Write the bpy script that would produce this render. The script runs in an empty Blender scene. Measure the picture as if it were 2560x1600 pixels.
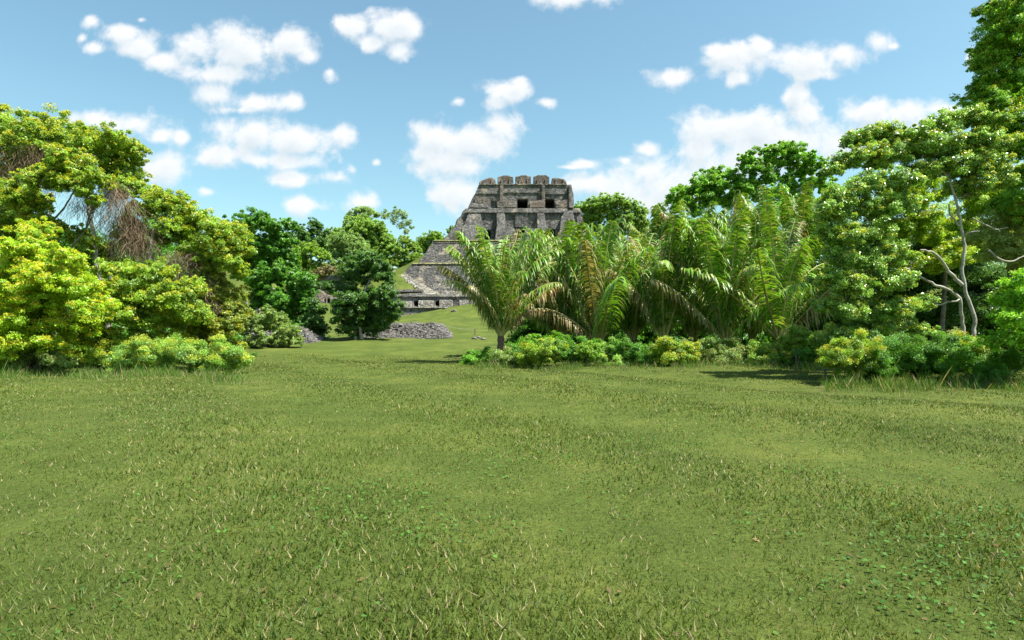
import bpy, bmesh, math, random
import numpy as np
from mathutils import Vector
R = math.radians
C = bpy.context.scene.collection
S = bpy.context.scene
F = 1525.0; HY = 839.0; EYE = 1.7
# ------------------------------------------------------------------ camera, sky, sun, exposure
cd = bpy.data.cameras.new("camera"); cam = bpy.data.objects.new("camera", cd); C.objects.link(cam)
cam.location = (0, 0, EYE); cam.rotation_euler = (R(90), 0, 0)
cd.sensor_width = 36; cd.lens = 36*F/2560; cd.shift_y = (HY-800)/2560; cd.clip_end = 20000; cd.clip_start = 0.1
S.camera = cam
S.view_settings.view_transform = 'Standard'; S.view_settings.look = 'None'
S.view_settings.exposure = 1.35; S.view_settings.gamma = 1
SUN_EL = 60; SUN_AZ = 116          # azimuth from +Y (away from camera) towards +X
sd = bpy.data.lights.new("sun", 'SUN'); sd.energy = 4.8; sd.angle = R(0.5); sd.color = (1, .955, .88)
so = bpy.data.objects.new("sun", sd); C.objects.link(so)
v = Vector((math.sin(R(SUN_AZ))*math.cos(R(SUN_EL)), math.cos(R(SUN_AZ))*math.cos(R(SUN_EL)), math.sin(R(SUN_EL))))
so.rotation_euler = v.to_track_quat('Z', 'Y').to_euler(); so.location = v*300
S.cycles.max_bounces = 8; S.cycles.diffuse_bounces = 4; S.cycles.transmission_bounces = 6; S.cycles.glossy_bounces = 2
S.cycles.transparent_max_bounces = 4; S.cycles.sample_clamp_indirect = 6
# clouds: cx, cy, rx, ry, strength  (directions in the sky, written as tangents x/y and z/y times F)
CL = [(307,82,50,24,1),(350,118,60,36,1),(485,118,75,52,1),(600,130,115,58,1),(735,112,68,46,1),(560,180,95,28,1),(775,140,40,26,.9),
(400,150,60,30,.9),(825,180,26,32,.6),(530,238,48,32,.95),(640,258,100,26,.9),(730,256,36,26,.85),(600,275,110,18,.5),
(232,55,28,22,.6),(238,120,36,20,.5),(205,95,18,16,.3),(352,50,18,12,.35),
(880,68,56,28,.95),(985,72,70,44,1),(1000,125,40,32,1),(930,105,50,24,.9),
(1430,-8,108,32,1),(1268,225,62,32,.95),(1240,255,50,26,.7),(1143,253,24,16,.7),(1363,256,32,16,.8),(1290,205,34,20,.8),
(1100,345,75,46,.95),(1180,360,110,46,.9),(1265,315,52,34,1),(1130,405,105,50,.85),(1140,480,80,60,.75),(1060,380,44,26,.8),
(330,312,84,42,.85),(255,305,70,30,.7),(400,340,50,28,.7),(450,345,32,26,.6),(405,420,70,42,.9),(380,445,90,30,.6),
(630,335,95,48,1),(560,385,90,36,.9),(740,350,120,42,.95),(850,338,44,34,.9),(680,400,150,24,.75),(520,400,60,28,.8),
(735,450,70,22,.75),(850,445,50,24,.65),(880,425,24,22,.6),(940,406,18,13,.6),(762,512,56,30,.85),(910,506,52,34,.85),(520,480,40,20,.25),
(1682,192,54,28,.95),(1840,150,74,42,1),(1840,195,44,26,.9),(1905,115,30,22,.9),(1800,130,35,25,.9),
(2020,155,78,40,1),(2110,135,80,34,1),(2195,105,42,30,.95),(2040,185,60,18,.9),(2230,115,30,14,.6),
(1800,330,100,52,1),(1905,320,110,52,1),(1990,240,36,34,1),(2010,290,40,44,1),(1985,350,130,55,.95),(1760,375,80,40,.9),
(2170,285,62,38,1),(2260,285,66,40,1),(2370,275,54,30,.9),(2200,335,150,45,.9),(2100,360,120,60,.85),(1880,400,220,60,.85),
(1620,378,42,28,.95),(1565,400,38,26,.8),(1620,425,110,56,.95),(1690,470,150,60,.9),(1540,475,80,46,.8),(1450,462,64,32,.8),
(1462,410,46,13,.6),(1425,418,40,8,.4),(2428,145,18,38,.6),(1600,500,150,46,.75),
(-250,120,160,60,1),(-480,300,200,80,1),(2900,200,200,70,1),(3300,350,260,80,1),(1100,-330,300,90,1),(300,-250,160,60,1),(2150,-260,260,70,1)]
w = bpy.data.worlds.new("World"); S.world = w; w.use_nodes = True
nt = w.node_tree; N = nt.nodes; L = nt.links; N.clear()
def nd(tree, t, **k):
    n = tree.nodes.new(t)
    for a, b in k.items(): setattr(n, a, b)
    return n
g = bpy.data.node_groups.new("cloud_field", 'ShaderNodeTree')
g.interface.new_socket("uv", in_out='INPUT', socket_type='NodeSocketVector')
g.interface.new_socket("f", in_out='OUTPUT', socket_type='NodeSocketFloat')
gi = nd(g, 'NodeGroupInput'); go_ = nd(g, 'NodeGroupOutput')
last = None
for (cx, cy, rx, ry, a) in CL:
    cx, cy, rx, ry = (cx-1280)/F, (HY-cy)/F, rx/F, ry/F
    m = nd(g, 'ShaderNodeVectorMath', operation='MULTIPLY_ADD')
    g.links.new(gi.outputs[0], m.inputs[0]); m.inputs[1].default_value = (1/rx, 1/ry, 0); m.inputs[2].default_value = (-cx/rx, -cy/ry, 0)
    l = nd(g, 'ShaderNodeVectorMath', operation='LENGTH'); g.links.new(m.outputs[0], l.inputs[0])
    q = nd(g, 'ShaderNodeMath', operation='MULTIPLY_ADD'); g.links.new(l.outputs['Value'], q.inputs[0])
    q.inputs[1].default_value = -.72; q.inputs[2].default_value = .3+.6*a
    if last is None: last = q
    else:
        s = nd(g, 'ShaderNodeMath', operation='SMOOTH_MAX'); g.links.new(last.outputs[0], s.inputs[0]); g.links.new(q.outputs[0], s.inputs[1])
        s.inputs[2].default_value = .38; last = s
# billows
nz = nd(g, 'ShaderNodeTexNoise'); nz.inputs['Scale'].default_value = 12; nz.inputs['Detail'].default_value = 10; nz.inputs['Roughness'].default_value = .64; nz.inputs['Distortion'].default_value = .3
g.links.new(gi.outputs[0], nz.inputs['Vector'])
nz2 = nd(g, 'ShaderNodeTexVoronoi', feature='SMOOTH_F1'); nz2.inputs['Scale'].default_value = 26; nz2.inputs['Detail'].default_value = 2; nz2.inputs['Smoothness'].default_value = .6
mp = nd(g, 'ShaderNodeVectorMath', operation='MULTIPLY_ADD'); g.links.new(nz.outputs['Color'], mp.inputs[0]); mp.inputs[1].default_value = (.03,)*3; g.links.new(gi.outputs[0], mp.inputs[2])
g.links.new(mp.outputs[0], nz2.inputs['Vector'])
a1 = nd(g, 'ShaderNodeMath', operation='MULTIPLY_ADD'); g.links.new(nz.outputs[0], a1.inputs[0]); a1.inputs[1].default_value = 1.9; a1.inputs[2].default_value = -.6
a2 = nd(g, 'ShaderNodeMath', operation='MULTIPLY_ADD'); g.links.new(nz2.outputs['Distance'], a2.inputs[0]); a2.inputs[1].default_value = -.42; g.links.new(a1.outputs[0], a2.inputs[2])
a3 = nd(g, 'ShaderNodeMath', operation='ADD'); g.links.new(last.outputs[0], a3.inputs[0]); g.links.new(a2.outputs[0], a3.inputs[1])
g.links.new(a3.outputs[0], go_.inputs[0])
tc = nd(nt, 'ShaderNodeTexCoord'); sx = nd(nt, 'ShaderNodeSeparateXYZ'); L.new(tc.outputs['Generated'], sx.inputs[0])
def math_(op, a, b=None, c=None, clamp=False):
    m = nd(nt, 'ShaderNodeMath', operation=op); m.use_clamp = clamp
    for i, x in enumerate((a, b, c)):
        if x is None: continue
        if isinstance(x, (int, float)): m.inputs[i].default_value = x
        else: L.new(x, m.inputs[i])
    return m.outputs[0]
yc = math_('MAXIMUM', math_('ABSOLUTE', sx.outputs['Y']), .04)  # absolute y repeats the clouds behind the camera, added unseen for fill light
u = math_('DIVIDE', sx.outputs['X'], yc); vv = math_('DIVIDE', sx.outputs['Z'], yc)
cb = nd(nt, 'ShaderNodeCombineXYZ'); L.new(u, cb.inputs[0]); L.new(vv, cb.inputs[1])
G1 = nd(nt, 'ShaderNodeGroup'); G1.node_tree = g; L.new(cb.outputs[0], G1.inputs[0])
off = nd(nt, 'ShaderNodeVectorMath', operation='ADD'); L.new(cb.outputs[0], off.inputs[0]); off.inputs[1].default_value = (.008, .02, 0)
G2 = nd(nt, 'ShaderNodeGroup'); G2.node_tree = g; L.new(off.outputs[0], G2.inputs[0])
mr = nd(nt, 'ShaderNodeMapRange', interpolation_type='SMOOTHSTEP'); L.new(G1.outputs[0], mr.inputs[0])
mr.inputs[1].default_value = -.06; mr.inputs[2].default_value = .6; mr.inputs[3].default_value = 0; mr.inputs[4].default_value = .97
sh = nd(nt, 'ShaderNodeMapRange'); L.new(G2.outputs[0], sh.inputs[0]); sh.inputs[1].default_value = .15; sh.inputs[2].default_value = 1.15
sky = nd(nt, 'ShaderNodeTexSky', sky_type='NISHITA'); sky.sun_disc = False; sky.sun_elevation = R(SUN_EL); sky.sun_rotation = R(SUN_AZ)
sky.air_density = 1.15; sky.dust_density = 1.3; sky.ozone_density = 1.3
cr = nd(nt, 'ShaderNodeMix', data_type='RGBA'); L.new(sh.outputs[0], cr.inputs[0]); cr.inputs[6].default_value = (4.9, 5.0, 5.1, 1); cr.inputs[7].default_value = (3.45, 3.95, 4.25, 1)  # white mixed to grey: shading painted into the cloud undersides
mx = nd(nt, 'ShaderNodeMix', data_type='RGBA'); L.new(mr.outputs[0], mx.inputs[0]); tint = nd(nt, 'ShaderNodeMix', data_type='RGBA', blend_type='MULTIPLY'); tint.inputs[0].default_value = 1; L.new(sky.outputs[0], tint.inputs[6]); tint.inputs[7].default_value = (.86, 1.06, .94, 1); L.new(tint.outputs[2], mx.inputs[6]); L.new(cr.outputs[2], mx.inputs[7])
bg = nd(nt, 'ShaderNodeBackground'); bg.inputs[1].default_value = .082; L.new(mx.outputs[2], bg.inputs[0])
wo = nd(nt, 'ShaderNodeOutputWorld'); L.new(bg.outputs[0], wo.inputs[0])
w.cycles.sampling_method = 'MANUAL'; w.cycles.sample_map_resolution = 256

# ------------------------------------------------------------------ helpers
def P(px, py, d): return Vector(((px-1280)/F*d, d, EYE-(py-HY)/F*d))
def sm(t): t = np.clip(t, 0, 1); return t*t*(3-2*t)
HD = [-50, 0, 42, 66, 78, 118, 122, 125, 134, 150, 168, 230, 420, 5000]
HZ = [0, 0, 0.1, 1.45, 2.6, 5.5, 5.6, 10.4, 14.9, 18.0, 20.3, 20, 0, 0]
def ground_h(x, y):
    x = np.asarray(x, float); y = np.asarray(y, float)
    h = np.interp(y, HD, HZ)
    h = h + 2.5*sm((-x-27)/7)*sm((y-90)/22)*(1-sm((y-118)/6))
    h = h + 2.6*np.exp(-((x+6)/9.5)**2-((y-110)/9)**2)
    h = h + 4.3*np.exp(-((x+19)/6)**2-((y-147)/8)**2)
    xl = np.interp(y, [120, 124, 134, 142, 170], [-16.5, -17.4, -24.0, -19.5, -19.0])
    inside = sm((x-xl+.3)/1.3)*sm((y-123)/1.5)*(1-sm((y-160)/6))*(1-sm((x-42)/8)); h = h*(1-inside)+8.6*inside
    far = sm((np.abs(x)-120)/160); h = h*(1-far)
    near = (1-sm((np.hypot(x, y)-120)/100))
    h = h + near*(.09*np.sin(x*.37+1.3)*np.cos(y*.29)+.05*np.sin(x*1.1+y*.7))
    return h
def gz(x, y): return float(ground_h(x, y))
def link(o, parent=None):
    C.objects.link(o)
    if parent: o.parent = parent
    return o
def tag(o, label, cat, group=None, kind=None):
    if label: o['label'] = label
    if cat: o['category'] = cat
    if group: o['group'] = group
    if kind: o['kind'] = kind
    return o
def empty(name, loc, label, cat, group=None):
    o = bpy.data.objects.new(name, None); o.location = loc; o.empty_display_size = .3
    link(o); return tag(o, label, cat, group)
def mat(name):
    m = bpy.data.materials.new(name); m.use_nodes = True; m.node_tree.nodes.clear(); return m, m.node_tree
def npmesh(name, V, Q, mat_, parent=None, col=None, origin=(0, 0, 0), smooth=False):
    """V (n,3), Q (m,k) all faces with k corners."""
    me = bpy.data.meshes.new(name); V = np.asarray(V, np.float32)-np.asarray(origin, np.float32); Q = np.asarray(Q, np.int32)
    me.vertices.add(len(V)); me.vertices.foreach_set('co', V.ravel())
    k = Q.shape[1]; me.loops.add(Q.size); me.loops.foreach_set('vertex_index', Q.ravel())
    me.polygons.add(len(Q)); me.polygons.foreach_set('loop_start', np.arange(0, Q.size, k, dtype=np.int32))
    me.polygons.foreach_set('loop_total', np.full(len(Q), k, np.int32))
    if smooth: me.polygons.foreach_set('use_smooth', np.ones(len(Q), bool))
    me.update(calc_edges=True)
    if col is not None:
        a = me.attributes.new('Col', 'FLOAT_COLOR', 'FACE'); c = np.ones((len(Q), 4), np.float32); c[:, :3] = col; a.data.foreach_set('color', c.ravel())
    me.materials.append(mat_)
    return link(bpy.data.objects.new(name, me), parent)
class Tubes:
    def __init__(s): s.V = []; s.Q = []; s.n = 0
    def add(s, pts, rad, k=7):
        pts = np.asarray([tuple(p) for p in pts], float); n = len(pts)
        T = np.gradient(pts, axis=0); T /= np.linalg.norm(T, axis=1)[:, None]+1e-9
        ref = np.array([.31, .17, .93]) if abs(T[0, 2]) < .8 else np.array([1., .1, .05])
        A = np.cross(T, ref); A /= np.linalg.norm(A, axis=1)[:, None]+1e-9; B = np.cross(T, A)
        th = np.linspace(0, 2*math.pi, k, endpoint=False)
        rad = np.broadcast_to(np.asarray(rad, float), (n,))
        ring = pts[:, None]+rad[:, None, None]*(np.cos(th)[None, :, None]*A[:, None]+np.sin(th)[None, :, None]*B[:, None])
        s.V.append(ring.reshape(-1, 3)); i, j = np.meshgrid(np.arange(n-1), np.arange(k), indexing='ij')
        a = s.n+i*k+j; b = s.n+i*k+(j+1) % k
        s.Q.append(np.stack([a, b, b+k, a+k], -1).reshape(-1, 4)); s.n += n*k
    def build(s, name, m, parent=None, origin=(0, 0, 0)):
        return npmesh(name, np.concatenate(s.V), np.concatenate(s.Q), m, parent, None, origin, True)
def curve(a, b, bend, n=7, wob=.0, rng=None):
    a, b = np.array(a, float), np.array(b, float); t = np.linspace(0, 1, n)[:, None]
    p = a*(1-t)+b*t+np.array(bend, float)*(4*t*(1-t))
    if wob and rng is not None: p[1:-1] += rng.normal(0, wob, (n-2, 3))
    return p

# ------------------------------------------------------------------ materials
def leaf_mat(name, rough=.42, spec=.45, trans=.42, hue=(1, 1, 1)):
    m, t = mat(name); a = nd(t, 'ShaderNodeAttribute', attribute_name='Col')
    p = nd(t, 'ShaderNodeBsdfPrincipled'); p.inputs['Roughness'].default_value = rough; p.inputs['Specular IOR Level'].default_value = spec
    tr = nd(t, 'ShaderNodeBsdfTranslucent'); mt = nd(t, 'ShaderNodeMix', data_type='RGBA', blend_type='MULTIPLY'); mt.inputs[0].default_value = 1
    t.links.new(a.outputs['Color'], mt.inputs[6]); mt.inputs[7].default_value = (1.5, 1.35, .55, 1)
    t.links.new(a.outputs['Color'], p.inputs['Base Color']); t.links.new(mt.outputs[2], tr.inputs[0])
    mx_ = nd(t, 'ShaderNodeMixShader'); mx_.inputs[0].default_value = trans; t.links.new(p.outputs[0], mx_.inputs[1]); t.links.new(tr.outputs[0], mx_.inputs[2])
    o = nd(t, 'ShaderNodeOutputMaterial'); t.links.new(mx_.outputs[0], o.inputs[0]); return m
M_leaf = leaf_mat('leaves'); M_glossy = leaf_mat('glossy_leaves', .3, .75, .3); M_matte = leaf_mat('matte_leaves', .6, .25, .3)
M_frond = leaf_mat('palm_leaflets', .42, .4, .28); M_vine = leaf_mat('dry_vines', .8, .1, .15)
def noise_mat(name, cols, scale, rough=.9, bump=.3, bscale=None, detail=6, pos=None, dist=.05):
    m, t = mat(name); tcn = nd(t, 'ShaderNodeTexCoord'); n = nd(t, 'ShaderNodeTexNoise'); n.inputs['Scale'].default_value = scale; n.inputs['Detail'].default_value = detail; n.inputs['Roughness'].default_value = .65
    t.links.new(tcn.outputs['Object'], n.inputs['Vector']); r = nd(t, 'ShaderNodeValToRGB'); t.links.new(n.outputs[0], r.inputs[0])
    pos = pos or [.3+.4*i/(len(cols)-1) for i in range(len(cols))]
    while len(r.color_ramp.elements) < len(cols): r.color_ramp.elements.new(.5)
    for e, c, p_ in zip(r.color_ramp.elements, cols, pos): e.position = p_; e.color = (*c, 1)
    p = nd(t, 'ShaderNodeBsdfPrincipled'); p.inputs['Roughness'].default_value = rough; p.inputs['Specular IOR Level'].default_value = .2
    t.links.new(r.outputs[0], p.inputs['Base Color'])
    n2 = nd(t, 'ShaderNodeTexNoise'); n2.inputs['Scale'].default_value = bscale or scale*4; n2.inputs['Detail'].default_value = 5; t.links.new(tcn.outputs['Object'], n2.inputs['Vector'])
    b = nd(t, 'ShaderNodeBump'); b.inputs['Strength'].default_value = bump; b.inputs['Distance'].default_value = dist; t.links.new(n2.outputs[0], b.inputs['Height']); t.links.new(b.outputs[0], p.inputs['Normal'])
    o = nd(t, 'ShaderNodeOutputMaterial'); t.links.new(p.outputs[0], o.inputs[0]); return m
M_pale = noise_mat('pale_bark', [(.13, .11, .085), (.30, .28, .23), (.42, .40, .34)], 3, bump=.4)
M_bark = noise_mat('grey_bark', [(.05, .042, .032), (.13, .115, .09), (.2, .18, .15)], 3, bump=.5)
M_rachis = noise_mat('frond_rachis', [(.24, .27, .07), (.38, .34, .14), (.42, .36, .2)], 2, rough=.5, bump=.1)
M_ptrunk = noise_mat('palm_trunk', [(.05, .04, .03), (.14, .10, .07), (.2, .15, .1)], 6, bump=.8)
M_wood = noise_mat('weathered_wood', [(.1, .08, .06), (.2, .17, .13)], 8)
M_rope = noise_mat('rope', [(.3, .28, .22), (.4, .37, .3)], 20)

def stone_mat(name, cols, sscale=2.6, moss=.5, dark=.5, pink=0., bstr=.9, stret=1.8):
    """coursed rubble: cell colour + broad weathering patches + moss on level surfaces + vertical streaks"""
    m, t = mat(name); ln = t.links.new
    tcn = nd(t, 'ShaderNodeTexCoord'); mpn = nd(t, 'ShaderNodeMapping'); mpn.inputs['Scale'].default_value = (1, 1, stret); ln(tcn.outputs['Object'], mpn.inputs[0])
    vo = nd(t, 'ShaderNodeTexVoronoi', feature='F1'); vo.inputs['Scale'].default_value = sscale; ln(mpn.outputs[0], vo.inputs['Vector'])
    ve = nd(t, 'ShaderNodeTexVoronoi', feature='DISTANCE_TO_EDGE'); ve.inputs['Scale'].default_value = sscale; ln(mpn.outputs[0], ve.inputs['Vector'])
    sp = nd(t, 'ShaderNodeSeparateColor'); ln(vo.outputs['Color'], sp.inputs[0])
    r = nd(t, 'ShaderNodeValToRGB'); ln(sp.outputs[0], r.inputs[0])
    while len(r.color_ramp.elements) < len(cols): r.color_ramp.elements.new(.5)
    for i, (e, c) in enumerate(zip(r.color_ramp.elements, cols)): e.position = i/(len(cols)-1); e.color = (*c, 1)
    def noise(sc, det=6, vec=None, ro=.6):
        n = nd(t, 'ShaderNodeTexNoise'); n.inputs['Scale'].default_value = sc; n.inputs['Detail'].default_value = det; n.inputs['Roughness'].default_value = ro
        ln(vec or tcn.outputs['Object'], n.inputs['Vector']); return n.outputs[0]
    def ramp(x, a, b, lo=0, hi=1):
        q = nd(t, 'ShaderNodeMapRange'); ln(x, q.inputs[0]); q.inputs[1].default_value = a; q.inputs[2].default_value = b; q.inputs[3].default_value = lo; q.inputs[4].default_value = hi; return q.outputs[0]
    def mix(fac, a, b, mode='MIX'):
        q = nd(t, 'ShaderNodeMix', data_type='RGBA', blend_type=mode)
        if isinstance(fac, float): q.inputs[0].default_value = fac
        else: ln(fac, q.inputs[0])
        ln(a, q.inputs[6])
        if isinstance(b, tuple): q.inputs[7].default_value = (*b, 1)
        else: ln(b, q.inputs[7])
        return q.outputs[2]
    c = r.outputs[0]
    c = mix(ramp(ve.outputs['Distance'], .0, .1, .6, 0), c, (.035, .033, .028))
    c = mix(ramp(noise(.33, 8), .42, .62, 0, dark), c, (.03, .031, .028))                 # black lichen patches
    mp2 = nd(t, 'ShaderNodeMapping'); mp2.inputs['Scale'].default_value = (1.6, 1.6, .16); ln(tcn.outputs['Object'], mp2.inputs[0])
    c = mix(ramp(noise(1, 5, mp2.outputs[0]), .5, .68, 0, dark*.9), c, (.04, .04, .036))   # run-off streaks
    c = mix(ramp(noise(.5, 7), .56, .68, 0, .75), c, (.42, .36, .27))                       # pale plaster left
    if pink: c = mix(ramp(noise(.4, 4), .45, .6, 0, pink), c, (.22, .135, .10))
    ge = nd(t, 'ShaderNodeNewGeometry'); sz = nd(t, 'ShaderNodeSeparateXYZ'); ln(ge.outputs['True Normal'], sz.inputs[0])
    up = ramp(sz.outputs[2], .7, .92); nn = ramp(noise(1.3), .4, .6, .25, 1)
    mm = nd(t, 'ShaderNodeMath', operation='MULTIPLY'); ln(up, mm.inputs[0]); ln(nn, mm.inputs[1]); mm2 = nd(t, 'ShaderNodeMath', operation='MULTIPLY'); ln(mm.outputs[0], mm2.inputs[0]); mm2.inputs[1].default_value = moss
    c = mix(mm2.outputs[0], c, (.14, .16, .045))
    p = nd(t, 'ShaderNodeBsdfPrincipled'); p.inputs['Roughness'].default_value = .95; p.inputs['Specular IOR Level'].default_value = .1; ln(c, p.inputs['Base Color'])
    b = nd(t, 'ShaderNodeBump'); b.inputs['Strength'].default_value = bstr; b.inputs['Distance'].default_value = .12; ln(ramp(ve.outputs['Distance'], 0, .18), b.inputs['Height'])
    b2 = nd(t, 'ShaderNodeBump'); b2.inputs['Strength'].default_value = .7; b2.inputs['Distance'].default_value = .12; ln(noise(3.5, 6), b2.inputs['Height']); ln(b.outputs[0], b2.inputs['Normal'])
    ln(b2.outputs[0], p.inputs['Normal']); o = nd(t, 'ShaderNodeOutputMaterial'); ln(p.outputs[0], o.inputs[0]); return m
GR = [(.095, .095, .092), (.16, .158, .152), (.22, .216, .206), (.285, .278, .262), (.17, .167, .16)]
M_temple = stone_mat('weathered_temple_stone', GR, 3.0, .45, .55, .06)
M_roofst = stone_mat('roof_comb_stone', [(.12, .108, .096), (.19, .172, .15), (.25, .22, .19)], 2.2, .3, .4, .3)
M_terr = stone_mat('terrace_rubble', [(.07, .069, .067), (.125, .122, .118), (.18, .175, .168), (.24, .23, .215), (.11, .107, .102)], 2.6, .6, .45, .0, 1, 2.2)
M_steps = stone_mat('step_stone', [(.16, .15, .13), (.27, .25, .22), (.36, .33, .29)], 2.2, .25, .4)
M_stair = stone_mat('pale_stair_stone', [(.24, .22, .19), (.38, .35, .31), (.5, .46, .4)], 2.0, .25, .3)
M_lip = noise_mat('dry_grass_lip', [(.12, .12, .05), (.2, .19, .09), (.3, .27, .16)], 2)
M_rub = noise_mat('rubble_stones', [(.02, .02, .019), (.075, .072, .066), (.14, .134, .124), (.27, .26, .24)], 2.6, bump=.6, bscale=9, detail=9)

# grass ground
def grass_ground():
    m, t = mat('grass_ground'); ln = t.links.new; ge = nd(t, 'ShaderNodeNewGeometry')
    def noise(sc, det=6, ro=.6):
        n = nd(t, 'ShaderNodeTexNoise'); n.inputs['Scale'].default_value = sc; n.inputs['Detail'].default_value = det; n.inputs['Roughness'].default_value = ro; ln(ge.outputs['Position'], n.inputs['Vector']); return n.outputs[0]
    r = nd(t, 'ShaderNodeValToRGB'); ln(noise(.35, 10, .72), r.inputs[0]); e = r.color_ramp.elements
    e[0].position = .3; e[0].color = (.045, .07, .012, 1); e[1].position = .7; e[1].color = (.13, .15, .03, 1); x = e.new(.5); x.color = (.08, .108, .02, 1)
    r2 = nd(t, 'ShaderNodeMapRange'); ln(noise(.16, 8, .7), r2.inputs[0]); r2.inputs[1].default_value = .6; r2.inputs[2].default_value = .72; r2.inputs[4].default_value = .6
    q = nd(t, 'ShaderNodeMix', data_type='RGBA'); ln(r2.outputs[0], q.inputs[0]); ln(r.outputs[0], q.inputs[6]); q.inputs[7].default_value = (.2, .17, .09, 1)
    f = nd(t, 'ShaderNodeMapRange'); ln(noise(22, 3), f.inputs[0]); f.inputs[1].default_value = .3; f.inputs[2].default_value = .7; f.inputs[3].default_value = .65; f.inputs[4].default_value = 1.15
    q2 = nd(t, 'ShaderNodeMix', data_type='RGBA', blend_type='MULTIPLY'); q2.inputs[0].default_value = 1; ln(q.outputs[2], q2.inputs[6]); ln(f.outputs[0], q2.inputs[7])
    p = nd(t, 'ShaderNodeBsdfPrincipled'); p.inputs['Roughness'].default_value = .95; p.inputs['Specular IOR Level'].default_value = .1; ln(q2.outputs[2], p.inputs['Base Color'])
    b = nd(t, 'ShaderNodeBump'); b.inputs['Strength'].default_value = .8; b.inputs['Distance'].default_value = .1; ln(noise(7, 8, .7), b.inputs['Height']); ln(b.outputs[0], p.inputs['Normal'])
    o = nd(t, 'ShaderNodeOutputMaterial'); ln(p.outputs[0], o.inputs[0]); return m
M_ground = grass_ground()

# ------------------------------------------------------------------ ground: one sheet to the horizon
def axis(lo, hi, st, far):
    a = list(np.arange(lo, hi+st, st)); s_ = st; x = a[-1]
    while x < far: s_ *= 1.35; x += s_; a.append(x)
    s_ = st; x = a[0]; pre = []
    while x > -far: s_ *= 1.35; x -= s_; pre.append(x)
    return np.array(pre[::-1]+a)
xs = axis(-90, 90, 1.0, 5000); ys = axis(-6, 175, 1.0, 5000)
Xg, Yg = np.meshgrid(xs, ys, indexing='ij'); Zg = ground_h(Xg, Yg)
rg = np.random.default_rng(3); Zg = Zg+rg.normal(0, .025, Zg.shape)*(np.hypot(Xg, Yg) < 200)*(np.hypot(Xg, Yg) > 48)
nx, ny = Xg.shape; i, j = np.meshgrid(np.arange(nx-1), np.arange(ny-1), indexing='ij'); a = i*ny+j
gr = npmesh('ground', np.stack([Xg, Yg, Zg], -1).reshape(-1, 3), np.stack([a, a+ny, a+ny+1, a+1], -1).reshape(-1, 4), M_ground, smooth=True)
gr['kind'] = 'structure'

# ------------------------------------------------------------------ the pyramid
TEX = bpy.data.textures.new('erosion', 'CLOUDS'); TEX.noise_scale = 1.1; TEX.noise_depth = 4
TEX2 = bpy.data.textures.new('chips', 'CLOUDS'); TEX2.noise_scale = .35; TEX2.noise_depth = 2
def prism_bm(front, back):
    """front: list of (px,py,d); back: depth of the back face (same world x,z)"""
    pts = [P(*f) for f in front]; bm = bmesh.new()
    fv = [bm.verts.new(p) for p in pts]; bv = [bm.verts.new((p.x, back, p.z)) for p in pts]
    bm.faces.new(fv); bm.faces.new(bv[::-1]); n = len(fv)
    for k in range(n): bm.faces.new((fv[k], bv[k], bv[(k+1) % n], fv[(k+1) % n]))
    bmesh.ops.recalc_face_normals(bm, faces=bm.faces[:]); bmesh.ops.triangulate(bm, faces=bm.faces[:]); return bm
def stone(name, front, back, m, root, cuts=(), vox=.16, er=.22, ch=.1, label=None):
    bm = prism_bm(front, back); me = bpy.data.meshes.new(name); bm.to_mesh(me); bm.free()
    o = bpy.data.objects.new(name, me); C.objects.link(o); tmp = []
    for (x0, x1, y0, y1, d0, d1) in cuts:
        b = prism_bm([(x0, y1, d0), (x1, y1, d0), (x1, y0, d0), (x0, y0, d0)], d1); m2 = bpy.data.meshes.new('cut'); b.to_mesh(m2); b.free()
        c = bpy.data.objects.new('cut', m2); C.objects.link(c); tmp.append(c)
        md = o.modifiers.new('b', 'BOOLEAN'); md.object = c; md.operation = 'DIFFERENCE'; md.solver = 'EXACT'
    md = o.modifiers.new('r', 'REMESH'); md.mode = 'VOXEL'; md.voxel_size = vox
    for tx, s_ in ((TEX, er), (TEX2, ch)):
        md = o.modifiers.new('d', 'DISPLACE'); md.texture = tx; md.texture_coords = 'GLOBAL'; md.strength = s_; md.mid_level = .5
    dg = bpy.context.evaluated_depsgraph_get(); res = bpy.data.meshes.new_from_object(o.evaluated_get(dg))
    bpy.data.objects.remove(o); bpy.data.meshes.remove(me)
    for c in tmp: q = c.data; bpy.data.objects.remove(c); bpy.data.meshes.remove(q)
    res.name = name; org = root.location if root else Vector((0, 0, 0))
    res.transform(__import__('mathutils').Matrix.Translation(-org)); res.materials.clear(); res.materials.append(m)
    r_ = bpy.data.objects.new(name, res); link(r_, root)
    if label: r_['label'] = label
    return r_
def rect(x0, x1, y0, y1, d, db=None): db = d if db is None else db; return [(x0, y1, db), (x1, y1, db), (x1, y0, d), (x0, y0, d)]
pyr = empty('pyramid', (P(1310, 658, 140).x, 140, 14), 'grey weathered stone stepped pyramid with a two-storey temple and five roof blocks', 'pyramid')
stone('terrace', [(1043, 660, 137.3), (1577, 660, 137.3), (1537, 601.5, 139.6), (1083, 601.5, 139.6)], 168, M_terr, pyr, vox=.3, er=.35, ch=.25)
stone('terrace', [(985, 745, 133.2), (1640, 745, 133.2), (1592, 659, 136.3), (1029, 659, 136.3), (1005, 686, 135.2)], 167, M_terr, pyr, vox=.32, er=.35, ch=.25)
stone('grass_lip', [(1082, 603, 139.2), (1539, 603, 139.2), (1538, 600, 139.3), (1083, 600, 139.3)], 141.5, M_lip, pyr, vox=.12, er=.3, ch=.15)
stone('grass_lip', [(1030, 660.6, 135.9), (1594, 660.6, 135.9), (1592, 657, 136.0), (1031, 657, 136.0)], 138.5, M_lip, pyr, vox=.13, er=.35, ch=.2)
stone('coping', rect(1083, 1540, 606, 608, 139.2), 141, M_steps, pyr, vox=.12, er=.12, ch=.1)
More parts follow.
